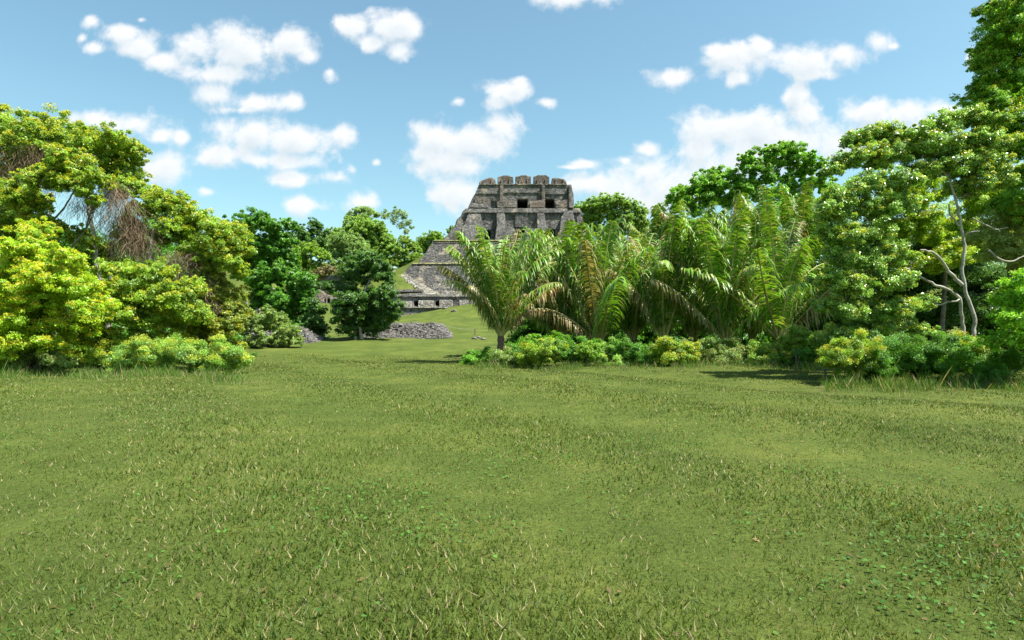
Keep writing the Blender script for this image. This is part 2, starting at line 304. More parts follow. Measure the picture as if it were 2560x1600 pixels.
for k, (xl, y0, y1, d) in enumerate([(1092, 702, 712, 132.8), (1080, 709.5, 722, 131.2), (1070, 718, 731, 129.6), (1066, 727, 740, 128), (1072, 735, 748, 126.2)]):
    stone('terrace_step', rect(xl, 1620, y0, y1, d, d-.3), 135, M_steps if k % 2 else M_terr, pyr, vox=.2, er=.3, ch=.15)
low = stone('lower_storey', [(1104, 603, 143.6), (1482, 603, 143.6), (1464, 572, 143.6), (1457, 548, 143.6), (1455, 531, 143.6), (1450, 521, 143.6), (1163, 521, 143.6), (1156, 528, 143.6), (1152, 539, 143.6), (1141, 550, 143.6), (1137, 563, 143.6), (1121, 583, 143.6)], 162, M_temple, pyr,
      cuts=[(1210, 1225, 569, 594, 140, 149), (1289, 1312, 567, 596, 140, 149), (1368, 1391, 566, 598, 140, 149)], vox=.17)
stone('buttress', [(1108, 602, 142.6), (1154, 602, 142.2), (1157, 531, 143.8), (1152, 539, 143.8), (1143, 551, 143.4), (1139, 564, 143), (1123, 583, 142.8)], 148, M_temple, pyr)
stone('buttress', [(1153.5, 602, 140.6), (1210, 602, 140.6), (1207, 570, 141.4), (1201, 534, 142.6), (1171, 534, 142.6), (1160, 562, 141.6), (1154, 568, 141.3)], 147, M_temple, pyr)
stone('buttress', rect(1241, 1262.5, 533, 570, 142.9, 142.3), 147, M_temple, pyr)
stone('buttress', [(1237, 601, 140.8), (1290, 601, 140.8), (1288, 575, 141.2), (1284, 570, 141.4), (1241, 566, 141.4)], 147, M_temple, pyr)
stone('buttress', [(1343, 602, 141.3), (1367.5, 602, 141.3), (1365, 560, 142.3), (1361, 533, 143), (1343, 533, 143)], 147, M_temple, pyr)
stone('buttress', [(1312, 601, 140.9), (1344, 601, 140.9), (1344, 571, 141.3), (1318, 571, 141.3), (1312, 575, 141.3)], 147, M_temple, pyr)
stone('buttress', [(1397, 602, 140.6), (1446, 602, 140.6), (1440, 560, 141.6), (1431, 526, 142.8), (1411, 528, 142.8), (1402, 545, 142)], 147, M_temple, pyr)
stone('buttress', [(1446, 602, 142), (1466, 602, 142), (1456, 545, 143.4), (1440, 530, 143.6)], 150, M_temple, pyr)
stone('wall_panel', rect(1287, 1321, 532, 568, 143.35), 146, M_temple, pyr, er=.15)
stone('doorstep', rect(1289, 1312, 595.5, 602, 141.6), 147, M_roofst, pyr, er=.1); stone('doorstep', rect(1368, 1391, 597, 602, 141.6), 147, M_roofst, pyr, er=.1)
stone('ledge', [(1160, 532, 143.1), (1452, 532, 143.1), (1449, 520.5, 143.4), (1166, 520.5, 143.4)], 158, M_temple, pyr)
up_ = stone('upper_storey', [(1169, 521, 144.95), (1435, 521, 144.95), (1434.5, 490, 144.95), (1428, 461, 144.95), (1197, 461, 144.95), (1186, 487, 144.95), (1182, 492, 144.95)], 158, M_temple, pyr,
      cuts=[(1293, 1320, 489, 518, 141, 152), (1365.5, 1389, 489, 519, 141, 150.5), (1224, 1241, 494, 518, 141, 145.35)], vox=.15)
stone('cornice', [(1187, 485, 144.75), (1251, 486, 144.75), (1251, 483, 144.75), (1357, 483, 144.75), (1357, 487, 144.75), (1432, 486, 144.75), (1427.5, 461.5, 144.9), (1196.5, 461.5, 144.9)], 150, M_temple, pyr, vox=.13, er=.16)
stone('pilaster', rect(1249, 1258, 463, 503, 144.35), 146, M_roofst, pyr, vox=.13, er=.1); stone('pilaster', rect(1354, 1362, 463, 501, 144.35), 146, M_roofst, pyr, vox=.13, er=.1)
stone('bench', [(1170, 520, 143.3), (1220.5, 520, 143.3), (1220.5, 509, 143.5), (1196, 510, 143.5), (1180, 506, 143.8)], 147, M_temple, pyr, vox=.14)
stone('wall_panel', rect(1186, 1221, 494, 512, 144.3), 147, M_roofst, pyr, er=.12, vox=.14)
stone('bench', [(1242, 520, 143.5), (1290, 520, 143.5), (1289, 504, 143.7), (1280, 502, 143.7), (1243, 502, 143.7)], 147, M_roofst, pyr, vox=.14)
stone('bench', [(1324, 520, 143.5), (1361, 520, 143.5), (1361, 499, 143.7), (1340, 501, 143.7), (1324, 504, 143.7)], 147, M_roofst, pyr, vox=.14)
stone('bench', [(1388.5, 520, 143.5), (1434, 520, 143.5), (1433, 497, 143.7), (1410, 499, 143.7), (1389, 507, 143.7)], 147, M_roofst, pyr, vox=.14)
stone('buttress', [(1422, 520, 143), (1434.5, 520, 143), (1430, 475, 143.8), (1426, 463, 144), (1421, 463, 144)], 150, M_temple, pyr, vox=.14)
stone('roof_slab', [(1198, 462.5, 144.6), (1419, 462.5, 144.6), (1418, 459, 144.6), (1199, 459, 144.6)], 157, M_steps, pyr, vox=.14, er=.12, ch=.08)
DB = 145.6
for pts in ([(1198, 461), (1238.4, 461), (1238.4, 448), (1229, 444), (1225, 443.5), (1213, 447), (1206, 450), (1198, 455)],
            [(1243.6, 461), (1283, 461), (1283, 442), (1277, 441.5), (1275, 439.5), (1266, 438), (1256, 438.5), (1252, 441), (1244, 441.5)],
            [(1288.3, 461), (1327.5, 461), (1327.5, 440.5), (1321, 440), (1317, 438), (1311, 437), (1303, 437.5), (1298, 440), (1288.3, 441)],
            [(1333.7, 461), (1373.3, 461), (1373.3, 441), (1368, 440), (1365, 437.5), (1353, 437), (1344, 437), (1340, 440), (1333.7, 440.5)],
            [(1379, 461), (1417, 461), (1416, 455), (1413, 450), (1405, 447), (1398, 445), (1388, 444.3), (1380, 446)]):
    stone('roof_comb_block', [(x, y, DB) for x, y in pts], DB+2.4, M_roofst, pyr, vox=.12, er=.14, ch=.08)
    x0 = pts[0][0]; x1 = pts[1][0]
    for q in (.22, .72):
        xx = x0+(x1-x0)*q; stone('rib', rect(xx, xx+3.2, 447 if q > .5 or x0 > 1200 else 452, 460, DB-.35), DB+.3, M_roofst, pyr, vox=.1, er=.05, ch=.05)

# front range of the platform with its benches
rng_ = empty('stone_range', (P(1060, 770, 121).x, 121, 6), 'low ruined stone building with dark doorways and benches at the foot of the pyramid', 'ruin')
stone('wall', rect(975, 1480, 742, 773, 121.4, 121), 126, M_temple, rng_, cuts=[(1028, 1045, 751, 764, 118, 124), (1083, 1097, 750, 763, 118, 124)], vox=.16)
stone('roof_band', [(965, 743, 120.8), (1490, 743, 120.8), (1480, 735.5, 121.6), (1075, 735.5, 121.6), (1045, 732.5, 121.6), (975, 736, 121.6)], 126.5, M_terr, rng_, vox=.16, er=.3)
for x0, x1, y0 in ((994, 1026, 752.5), (1045, 1081, 751), (1098, 1130, 750), (1148, 1182, 750)): stone('bench', rect(x0, x1, y0, 769, 119.2), 121.6, M_stair, rng_, vox=.13, er=.12)
stone('plinth', rect(985, 1420, 769, 800, 117.6, 117.2), 123, M_temple, rng_, vox=.18)
stone('ledge', rect(984, 1420, 767.3, 770.8, 117.2), 121.5, M_stair, rng_, vox=.13, er=.1, ch=.05)
rn2 = empty('ruined_wall', (P(790, 750, 121).x, 121, 7), 'broken reddish stone wall on the slope left of the dark tree', 'ruin')
stone('wall', [(745, 762, 120), (842, 762, 120), (842, 740, 121), (812, 738, 121), (800, 728, 121), (782, 716, 121), (758, 720, 121), (746, 740, 121)], 127, M_roofst, rn2, cuts=[(800, 814, 744, 758, 118, 123)], vox=.17, er=.5)
stone('ledge', rect(736, 845, 756.5, 761, 118.6), 122, M_steps, rn2, vox=.14)
o = stone('stone_outcrop', [(800, 704, 131), (860, 704, 131), (858, 690, 132), (822, 687, 132), (806, 690, 132)], 136, M_steps, None, vox=.2, er=.6); tag(o, 'pale broken masonry on the hillside above the reddish ruined wall', 'ruin')
o = stone('stone_outcrop', [(978, 694, 138), (1002, 694, 138), (999, 678, 140), (980, 676, 140)], 143, M_steps, None, vox=.2, er=.7); tag(o, 'pale broken masonry chunk on the grass left of the pyramid terraces', 'ruin')
st = empty('staircase', (P(1040, 712, 128).x, 128, 11), 'rough pale stone stairway running down the edge of the grass beside the pyramid', 'staircase')
for k in range(13):
    t_ = k/12; x0 = 996+t_*66; y0 = 687.5+t_*44; d_ = 134.4-t_*11; wd = 20+8*t_
    stone('step', rect(x0, x0+wd*1.15, y0, y0+7, d_, d_-.1), d_+1.7, M_stair, st, vox=.13, er=.3, ch=.15)
o = stone('low_stone_wall', [(966, 730, 124.3), (1062, 730, 124.3), (1058, 724, 124.5), (1040, 722.5, 124.5), (1000, 724, 124.5), (966, 722.5, 124.5)], 126, M_terr, None, vox=.15, er=.35); tag(o, 'low dark line of stones across the grass above the front ruin', 'wall')

# ------------------------------------------------------------------ rubble mounds
def stone_pile(name, cx, cy, hx, hy, z0, top, n, size, label, seed, slope=.8, cat='stone mound'):
    r_ = np.random.default_rng(seed); V = []; Q = []; k = 0
    def surf(x, y):
        e = np.minimum((hx-np.abs(x)), (hy-np.abs(y))); return top*np.clip(e/slope/top, 0, 1)+.05*np.sin(x*3)+.05*np.cos(y*4+x)
    gx = np.linspace(-hx, hx, 60); gy = np.linspace(-hy, hy, 30); A, B = np.meshgrid(gx, gy, indexing='ij'); Z = surf(A, B)-.12
    gv = np.stack([A+cx, B+cy, np.where((np.abs(A) > hx-.01) | (np.abs(B) > hy-.01), -.6, Z)+z0], -1).reshape(-1, 3)
    i, j = np.meshgrid(np.arange(59), np.arange(29), indexing='ij'); a = i*30+j; gq = np.stack([a, a+30, a+31, a+1], -1).reshape(-1, 4)
    cube = np.array([(x, y, z) for x in (-1, 1) for y in (-1, 1) for z in (-1, 1)], float); cf = np.array([(0, 1, 3, 2), (4, 6, 7, 5), (0, 4, 5, 1), (2, 3, 7, 6), (0, 2, 6, 4), (1, 5, 7, 3)])
    x = r_.uniform(-hx, hx, n); y = -hy+2*hy*r_.random(n)**1.7; z = surf(x, y)
    for q in range(n):
        s_ = size*r_.uniform(.5, 1.5); c = cube*np.array([s_, s_*.8, s_*.42])*r_.uniform(.6, 1.2, (8, 3)); th = r_.uniform(0, 3.14); ct, sn = math.cos(th), math.sin(th)
        c = c@np.array([[ct, sn, 0], [-sn, ct, 0], [0, 0, 1]]); tl = r_.normal(0, .25); c[:, 2] += c[:, 0]*tl
        V.append(c+[cx+x[q], cy+y[q], z0+z[q]]); Q.append(cf+len(gv)+8*q)
    o = npmesh(name, np.concatenate([gv]+V), np.concatenate([gq]+Q), M_rub); tag(o, label, cat); return o
dm = 72; stone_pile('rubble_mound', (1019-1280)/F*68, dm, 5.0, 6.0, 1.35, 1.62, 5200, .165, 'low flat-topped heap of grey rubble on the grass before the pyramid', 5, 1.2)
stone_pile('rubble_mound', (665-1280)/F*60, 61, 5.6, 3, .8, 1.75, 2600, .15, 'grey rubble heap half hidden behind an olive shrub', 6, 1.5)
rr = random.Random(5)
for k, (px, py, d) in enumerate([(1042, 811, 76), (1126, 817, 70), (1196, 823, 66), (1208, 829, 62), (1186, 828, 64), (1112, 774, 108), (1134, 784, 104)]):
    p = P(px, py, d); bm = bmesh.new(); bmesh.ops.create_icosphere(bm, subdivisions=2, radius=.32*d/70)
    for v_ in bm.verts: v_.co *= rr.uniform(.8, 1.2); v_.co.z *= .55
    me = bpy.data.meshes.new('rock'); bm.to_mesh(me); bm.free(); me.materials.append(M_rub); o = link(bpy.data.objects.new('rock', me)); o.location = (p.x, p.y, gz(p.x, p.y)+.08)
    tag(o, ['small pale stone on the grass just behind the rubble heap', 'pale stone beside the rope right of the rubble heap', 'larger pale stone on the grass by the leftmost palm', 'small low stone nearest the foot of the leftmost palm', 'small stone on the grass left of the leftmost palm', 'stone high on the grass hump below the benches', 'stone on the grass hump right of the highest one'][k], 'rock', 'loose stones on the grass')
# rope barrier
p0 = P(1098, 812, 78); g0 = gz(p0.x, p0.y)
rb = empty('rope_barrier', (p0.x, p0.y, g0), 'thin rope barrier strung from a short post across the grass', 'barrier')
tb = Tubes(); tb.add([(0, 0, -.1), (0, 0, .3), (0, 0, .68)], [.09, .09, .085], 8); tb.add([(0, 0, .68), (0, 0, .7)], [.085, .001], 8); tb.build('post', M_wood, rb)
p1 = P(1188, 822, 70); e1 = np.array([p1.x-p0.x, p1.y-p0.y, gz(p1.x, p1.y)-g0])
tb = Tubes(); tb.add([e1+[0, 0, -.1], e1+[0, 0, .6]], [.08, .075], 8); tb.build('post', M_wood, rb)
tb = Tubes(); tb.add(curve((0, 0, .6), e1+[0, 0, .5], (0, 0, -.22), 14), .022, 5); tb.build('rope', M_rope, rb)

# ------------------------------------------------------------------ trees
def unit(r_, n): q = r_.normal(size=(n, 3)); return q/np.linalg.norm(q, axis=1)[:, None]
def leaves(ctr, nrm, size, r_, wid=.5):
    n = len(ctr); t = np.cross(nrm, unit(r_, n)); t /= np.linalg.norm(t, axis=1)[:, None]+1e-9; b = np.cross(nrm, t)
    l = size*r_.uniform(.5, 1.55, n)[:, None]; fold = nrm*l*.12
    V = np.stack([ctr-t*l*.5, ctr+b*l*wid*.5+fold-t*l*.06, ctr+t*l*.5, ctr-b*l*wid*.5+fold-t*l*.06], 1).reshape(-1, 3)
    return V, np.arange(4*n).reshape(-1, 4)
def crown(lumps, leaf, cols, r_, dens=1.0, tipf=.3, twig=34, flat=.7, spread=.2, wid=.5, deep=.55, outl=1.0, sgf=.85):
    """lumps: (x,y,z,R). Twigs end on each lump's shell; leaves gather round the twig ends."""
    Cs, Ns, Ks, tips = [], [], [], []
    dark, mid, tip = [np.array(c) for c in cols]
    for (x, y, z, Rr) in lumps:
        c0 = np.array([x, y, z]); nt_ = max(8, int(twig*1.5*r_.uniform(.8, 1.2))); dirs = unit(r_, nt_); dirs[:, 2] = dirs[:, 2]*.9+.12
        rad = Rr*np.where(r_.random(nt_) < deep, r_.uniform(.7, 1.28*outl, nt_), r_.uniform(.25, .8, nt_))
        tp = c0+dirs*rad[:, None]*np.array([1, 1, .82]); tips.append((c0, tp))
        area = 4*math.pi*Rr*Rr; nl = int(dens*1.55*area/(.5*wid*leaf*leaf)/nt_)+2
        tn = r_.random(nt_); istip = r_.random(nt_) < tipf
        base = (dark*(1-tn[:, None])+mid*tn[:, None])*2.15; sg = Rr*spread*sgf*r_.uniform(.5, 1.4, nt_)
        off = r_.normal(size=(nt_, nl, 3)); off /= (1+.25*np.linalg.norm(off, axis=2, keepdims=True)); off *= sg[:, None, None]; off[..., 2] *= flat
        ctr = tp[:, None]+off
        ctr[..., 2] -= .08*(off[..., 0]**2+off[..., 1]**2)/(sg[:, None]+1e-6)
        n = np.broadcast_to(dirs[:, None]*.55, ctr.shape)+r_.normal(0, .6, ctr.shape)+np.array([.18, -.28, .45]); n = n/np.linalg.norm(n, axis=2, keepdims=True)
        kc = np.repeat(base[:, None], nl, 1)*r_.uniform(.7, 1.3, (nt_, nl, 1))
        outer = (off[..., 2] > -.1*sg[:, None]) & istip[:, None] & (r_.random((nt_, nl)) < .75)
        kc = np.where(outer[..., None], tip*r_.uniform(.7, 1.15, (nt_, nl, 1)), kc)
        Cs.append(ctr.reshape(-1, 3)); Ns.append(n.reshape(-1, 3)); Ks.append(kc.reshape(-1, 3))
    c = np.concatenate(Cs); V, Q = leaves(c, np.concatenate(Ns), leaf, r_, wid)
    return V, Q, np.concatenate(Ks), tips
def dd_mean(SP, c0): return np.linalg.norm(SP-c0, axis=1)
SEED = [100]; NLEAF = [0]
def tree(name, label, d, lumps, leaf, cols, trunk=.2, bark=None, dens=1.0, tipf=.3, group=None, base=None, lmat=None, twig=34, back=1, cat='tree', vines=None, limbs=True, extra=(), depth=1., **kw):
    leaf *= .58 if d < 40 else .75; dens *= 1.05; kw.setdefault('sgf', 1.08 if d < 40 else .85)
    SEED[0] += 1; r_ = np.random.default_rng(SEED[0]); sc = d/F
    W = []
    for l in lumps:
        px, py, rp = l[:3]; dd = d+(l[3] if len(l) > 3 else r_.uniform(-.7, .7)*rp*sc*1.4*depth)
        p = P(px, py, dd); W.append((p.x, p.y, p.z, rp*dd/F))
        if back: W.append((p.x+r_.normal(0, .3)*rp*sc, p.y+rp*sc*r_.uniform(1, 1.7)*depth, p.z+r_.normal(-.1, .25)*rp*sc, rp*dd/F*.85))
    A = np.array(W)
    bx = A[:, 0].mean() if base is None else (base[0]-1280)/F*(d+(base[1] if len(base) > 1 else 0)); by = d if base is None else d+(base[1] if len(base) > 1 else 0)
    bz = gz(bx, by)-.15; root = empty(name, (bx, by, bz), label, cat, group); o_ = (bx, by, bz)
    V, Q, K, tips = crown(W, leaf, cols, r_, dens, tipf, twig, **kw); NLEAF[0] += len(Q)
    npmesh('crown', V, Q, lmat or M_leaf, root, K, o_)
    tb = Tubes(); lowz = A[:, 2].min()-A[:, 3].max()*.3; top = A[:, 2].max()
    fz = bz+(A[:, 2].mean()-bz)*.62; fork = np.array([bx*.45+A[:, 0].mean()*.55, by*.4+A[:, 1].mean()*.6, max(fz, bz+.4)]); b0 = np.array(o_)
    tp = curve(b0, fork, (trunk*r_.uniform(-1.5, 1.5), trunk, 0), 9, trunk*.15, r_); 
    if not extra or extra[0][0][0][1] < 835: tb.add(tp, np.linspace(trunk*1.25, trunk*.7, 9), 9)
    ex = []; exr = []
    for e in extra:   # visible pale stems drawn along measured points: list of (px,py,ddepth), radius start, end
        pts = [P(px, py, d+dd) for px, py, dd in e[0]]; q = np.array([tuple(p) for p in pts]); n = len(q)
        t0 = np.linspace(0, 1, n); t1 = np.linspace(0, 1, n*4); q = np.stack([np.interp(t1, t0, q[:, a_]) for a_ in range(3)], 1)
        q[1:-1] = (q[:-2]+q[1:-1]*2+q[2:])/4; q[1:-1] += r_.normal(0, e[1]*.15, q[1:-1].shape); er_ = np.linspace(e[1], e[2], len(q)); tb.add(q, er_, 9); ex.append(q[len(q)//3:]); exr.append(er_[len(q)//3:])
    if limbs:
        usex = extra and extra[0][0][0][1] >= 835; sk = ex if usex else [tp[3:]]+ex; sr = exr if usex else [np.linspace(trunk*1.0, trunk*.7, len(tp))[3:]]+exr
        for (c0, tps) in sorted(tips, key=lambda q: np.linalg.norm(q[0]-fork)):
            SP = np.concatenate(sk); SR = np.concatenate(sr); dd_ = np.linalg.norm(SP-c0, axis=1)+3*np.clip(SP[:, 2]-c0[2]+.1*dd_mean(SP, c0), 0, None)
            q0 = int(np.argmin(dd_)); s_ = SP[q0]; ds_ = np.linalg.norm(c0-s_)
            cv = curve(s_, c0, (r_.normal(0, .06)*ds_, r_.normal(0, .06)*ds_, -.06*ds_), 8, .035*ds_, r_); rr_ = min(SR[q0]*.62, trunk*.5)
            ra = np.linspace(rr_, rr_*.4, 8); tb.add(cv, ra, 6); sk.append(cv[2:]); sr.append(ra[2:])
            for q in tps[:: 2]:
                tb.add(curve(cv[r_.integers(4, 8)], q, (0, 0, -.05), 4, .02, r_), np.linspace(rr_*.35, rr_*.06+.002, 4), 3)
    tb.build('trunk', bark or M_bark, root, o_)
    if vines:     # dead hanging vines: thin brown strands
        Vv, Qv, n = [], [], 0
        for (px, py, rp, dd, cnt, ln_) in vines:
            p = P(px, py, d+dd); rw = rp*d/F; x = r_.normal(0, .6, cnt)*rw; y = r_.normal(0, .4, cnt)*rw; z = r_.uniform(-.8, 1, cnt)*rw; le = ln_*.75*r_.uniform(.15, 1.0, cnt); wdt = .006*d/28
            s_ = 5; prev = None; dr = r_.normal(0, .5, (cnt, 2)); th = r_.uniform(0, 3.14, cnt)
            for k in range(s_):
                f = k/(s_-1); cx_ = p.x+x+dr[:, 0]*le*f+r_.normal(0, .09, cnt); cy_ = p.y+y+dr[:, 1]*le*f; cz_ = p.z+z-le*f*(.6+.4*f)
                a_ = np.stack([cx_-np.cos(th)*wdt, cy_-np.sin(th)*wdt, cz_], 1); b_ = np.stack([cx_+np.cos(th)*wdt, cy_+np.sin(th)*wdt, cz_], 1)
                Vv.append(np.concatenate([a_, b_]))
                if k: i_ = np.arange(cnt); Qv.append(np.stack([n-2*cnt+i_, n+i_, n+cnt+i_, n-cnt+i_], 1))
                n += 2*cnt
        Qv = np.concatenate(Qv); kc = np.array([.19, .14, .095])*r_.uniform(.55, 1.5, (len(Qv), 1)); npmesh('dead_vines', np.concatenate(Vv), Qv, M_vine, root, kc, o_)
    return root

# leaf colours: (darker mature, mature, young tips)
YG = ((.06, .11, .010), (.145, .225, .018), (.40, .42, .020)); YB = ((.10, .18, .010), (.20, .29, .014), (.50, .49, .015))
DG = ((.026, .080, .007), (.055, .15, .010), (.11, .26, .014)); OL = ((.065, .11, .025), (.13, .185, .045), (.22, .27, .06))
BG = ((.075, .13, .038), (.13, .20, .05), (.21, .29, .065)); FR = ((.07, .14, .012), (.12, .21, .02), (.20, .30, .03))
DK = ((.02, .052, .010), (.045, .105, .014), (.085, .19, .02)); RT = ((.065, .125, .025), (.14, .24, .035), (.42, .48, .04))
RM = ((.055, .14, .012), (.10, .225, .016), (.18, .33, .024))
LG = 'sunlit yellow-green trees at the left'; BGp = 'trees on the hill behind'; RG = 'trees at the right'
# left near cluster
tree('broadleaf_tree', 'tall far-left tree with brown dead vines under its top', 31, [(20,325,55),(75,340,50),(130,318,48),(155,350,34),(-40,340,60),(40,385,50),(-60,420,60),(110,385,34)], .17, YG, .2, tipf=.55, dens=.95, group=LG, base=(60, 1), vines=[(90,415,60,-.3,900,1.3),(30,430,55,-.2,600,1.5),(140,400,40,0,300,.9)], twig=26, spread=.17)
tree('broadleaf_tree', 'tree with a tall narrow top and brown vines hanging down its right side', 29, [(280,340,36),(245,362,42),(300,375,30),(210,352,28),(275,400,44),(305,430,34),(240,420,36),(300,470,34),(325,455,22)], .17, YG, .15, M_pale, tipf=.45, dens=.95, group=LG, base=(262, 0), vines=[(285,480,26,-.6,500,2.2),(205,500,26,-.4,200,1.8)], twig=26, spread=.17,
     extra=[([(250,700,-.4),(240,640,-.4),(236,590,-.3),(222,530,-.2),(214,480,0)], .12, .06), ([(120,640,0),(125,540,0),(132,480,0)], .09, .04), ([(126,560,0),(160,520,0),(190,470,0)], .05, .03)])
tree('broadleaf_tree', 'rounded yellow-tipped tree in front of the tall narrow one', 27, [(150,395,40),(190,410,42),(120,430,38),(170,450,44),(225,440,30),(80,450,30),(215,480,26)], .16, YG, .12, tipf=.62, group=LG, twig=26, spread=.17, base=(150, 0))
tree('broadleaf_tree', 'leafy branch mass at the left edge below the tall vine-hung tree', 28, [(-20,490,55),(45,480,40),(85,500,34),(20,540,50),(90,555,38),(-50,580,60),(180,590,30),(205,620,34),(140,560,18)], .17, YG, .14, tipf=.5, group=LG, twig=26, base=(40, 1), spread=.17)
tree('broadleaf_tree', 'spreading yellow-green tree sloping down to the right with rust-brown vines', 30, [(362,478,28),(395,500,38),(445,520,40),(350,520,28),(430,560,40),(490,545,34),(520,590,42),(570,590,40),(600,620,28),(560,640,40),(480,620,40),(330,560,22),(505,665,34),(590,665,26),(390,590,20),(460,590,34)], .17, YG, .15, M_pale, tipf=.5, group=LG, base=(385, 0), twig=28, spread=.18,
     vines=[(310,565,44,-.5,1100,1.6),(345,600,40,-.5,900,1.4),(450,660,34,-.5,700,1.1),(500,720,26,-.5,400,1.2),(530,760,22,-.4,300,1.)], extra=[([(368,700,-.6),(372,650,-.6),(378,600,-.6),(388,560,-.3),(400,520,0)], .1, .05)])
tree('bright_shrub_tree', 'brightest yellow tree at the lower left edge', 24, [(70,590,38),(95,615,34),(40,625,38),(20,680,50),(75,665,45),(110,690,40),(150,640,30),(165,680,36),(45,735,50),(120,745,50),(190,720,38),(75,800,55),(-20,780,60),(10,860,50),(160,800,48),(110,860,50),(215,770,34),(-60,690,60)], .13, YB, .14, tipf=.6, group=LG, base=(80, 1), twig=30, spread=.18)
tree('broadleaf_tree', 'lower yellow-green tree between the brightest one and the brown vines', 27, [(330,690,40),(380,680,34),(270,680,30),(300,730,42),(360,735,42),(420,740,40),(460,720,34),(250,770,40),(320,790,46),(395,790,44),(470,780,38),(300,860,48),(400,860,44),(220,850,44)], .16, YG, .15, tipf=.45, group=LG, base=(320, 1), twig=30, spread=.18)
tree('broadleaf_tree', 'yellow-leaved tree at the right end of the left cluster', 30, [(540,700,26),(520,740,34),(560,740,28),(575,770,28),(520,790,36),(560,815,34),(480,830,36),(540,870,40),(590,800,20),(465,870,34)], .17, ((.06,.09,.012),(.13,.17,.016),(.36,.35,.02)), .13, tipf=.45, group=LG, base=(530, 1), twig=28, spread=.18)
tree('dark_tree', 'dark green tree in the shade behind the vine-hung trees', 37, [(120,620,60),(230,640,60),(330,640,56),(430,700,60),(300,740,70),(180,740,70),(60,700,70),(500,780,50),(520,840,56),(420,830,60),(260,840,70),(100,860,70),(-60,760,80)], .24, DG, .25, tipf=.15, group=LG, base=(290, 2))
# mid left
MG = 'trees between the left cluster and the pyramid'
tree('leafy_tree', 'dense rich-green tree with pale stems standing left of the dark tree', 76, [(600,560,34),(640,555,34),(690,575,30),(720,560,18),(570,575,24),(575,620,36),(625,610,40),(680,620,38),(712,600,26),(650,660,44),(600,670,40),(715,650,24)], .36, DG, .3, M_pale, tipf=.4, group=MG, base=(640, 0), twig=36, spread=.16, extra=[([(590,764,-1),(582,740,-1),(570,715,-1)], .12, .08), ([(617,760,-1),(620,740,-1),(622,705,-1)], .12, .08)])
tree('leafy_tree', 'full rich-green tree lower and nearer than its pale-stemmed neighbour', 70, [(680,685,34),(720,700,32),(640,700,34),(760,700,20),(700,740,42),(745,735,34),(650,750,36),(770,760,18),(725,785,40),(680,790,30),(740,820,30),(600,780,30),(690,840,40),(760,720,22)], .34, DG, .3, tipf=.45, group=MG, base=(700, 0), twig=36, spread=.16)
tree('shrub', 'olive shrub with grey branches in front of the rubble heap', 52, [(640,800,30),(610,815,26),(670,790,26),(690,815,24),(720,825,20),(650,845,30),(600,850,28),(700,850,26),(725,850,22)], .2, OL, .1, M_pale, tipf=.2, group=MG, cat='shrub', base=(655, 0), dens=.8, twig=30)
tree('shrub', 'dark shrub between the rich-green tree and the grass track', 64, [(780,755,14),(785,775,18),(775,800,24),(795,815,20),(785,840,26),(770,830,20)], .26, DK, .12, tipf=.2, group=MG, cat='shrub', base=(782, 0))
tree('dark_tree', 'dark green tree with an open crown standing before the front ruin', 62, [(880,665,31),(915,655,31),(945,672,31),(965,690,26),(975,715,17),(905,690,34),(860,690,19),(815,715,18),(840,718,20),(795,716,11),(872,722,19),(880,745,36),(915,750,41),(950,745,31),(865,785,41),(905,790,43),(945,785,38),(980,768,24),(985,790,19),(850,760,19),(880,822,31),(920,820,31),(950,810,22),(968,735,24)], .25, DK, .3, M_pale, tipf=.35, group=MG, base=(900, 0), twig=26, spread=.2, back=0, dens=1.25, extra=[([(905,850,0),(898,810,0),(900,760,-.5),(912,725,-.5),(925,700,0)], .18, .09), ([(890,850,0),(880,810,0)], .15, .1), ([(862,752,0),(845,726,0),(815,716,0)], .1, .05)])
# hill trees
tree('slender_tree', 'dark slender-topped tree rising behind the rich-green tree', 145, [(747,572,15),(760,590,20),(735,600,20),(785,556,13),(796,565,10),(778,578,14),(800,585,12),(815,580,8),(765,615,24),(800,605,16),(740,630,20)], .5, DK, .3, tipf=.4, group=BGp, twig=22, spread=.25)
tree('leafy_tree', 'light green low tree on the hill right of the rich-green tree', 118, [(750,630,18),(775,622,20),(800,635,18),(760,655,22),(790,665,20),(815,640,12),(740,665,18),(780,690,18),(740,690,20)], .42, FR, .25, tipf=.5, group=BGp)
tree('round_tree', 'blue-green domed tree low on the hill left of the pyramid', 126, [(840,610,23),(862,600,28),(885,612,25),(905,630,21),(835,635,23),(865,635,32),(895,650,23),(850,665,23),(830,665,18)], .36, BG, .3, lmat=M_matte, tipf=.3, group=BGp, twig=44, spread=.15)
tree('shrub', 'brownish shrub beneath the blue-green dome', 116, [(815,672,13),(832,678,12),(800,680,12),(845,684,10),(790,690,14)], .3, ((.07,.07,.03),(.13,.12,.05),(.18,.15,.06)), .12, tipf=.3, group=BGp, cat='shrub')
tree('round_tree', 'large rounded green tree crowning the hill left of the pyramid', 160, [(882,562,18),(903,556,20),(926,560,18),(948,566,16),(818,602,20),(832,585,18),(812,625,18),(800,615,14),(850,586,20),(875,574,25),(905,572,25),(930,576,25),(895,601,28),(930,606,30),(960,591,20),(960,621,27),(985,624,18),(975,606,18),(920,624,28),(950,644,20),(985,649,14),(900,624,25)], .46, FR[0:0] or ((.075,.14,.022),(.13,.22,.032),(.21,.32,.04)), .4, lmat=M_matte, tipf=.4, group=BGp, twig=44, spread=.15)
tree('feathery_tree', 'dark feathery treetop showing above the large rounded tree', 176, [(880,537,10),(895,527,13),(912,523,10),(925,530,11),(938,537,9),(870,545,10),(905,540,16)], .5, BG, .25, tipf=.2, group=BGp, twig=18, spread=.3, dens=.8)
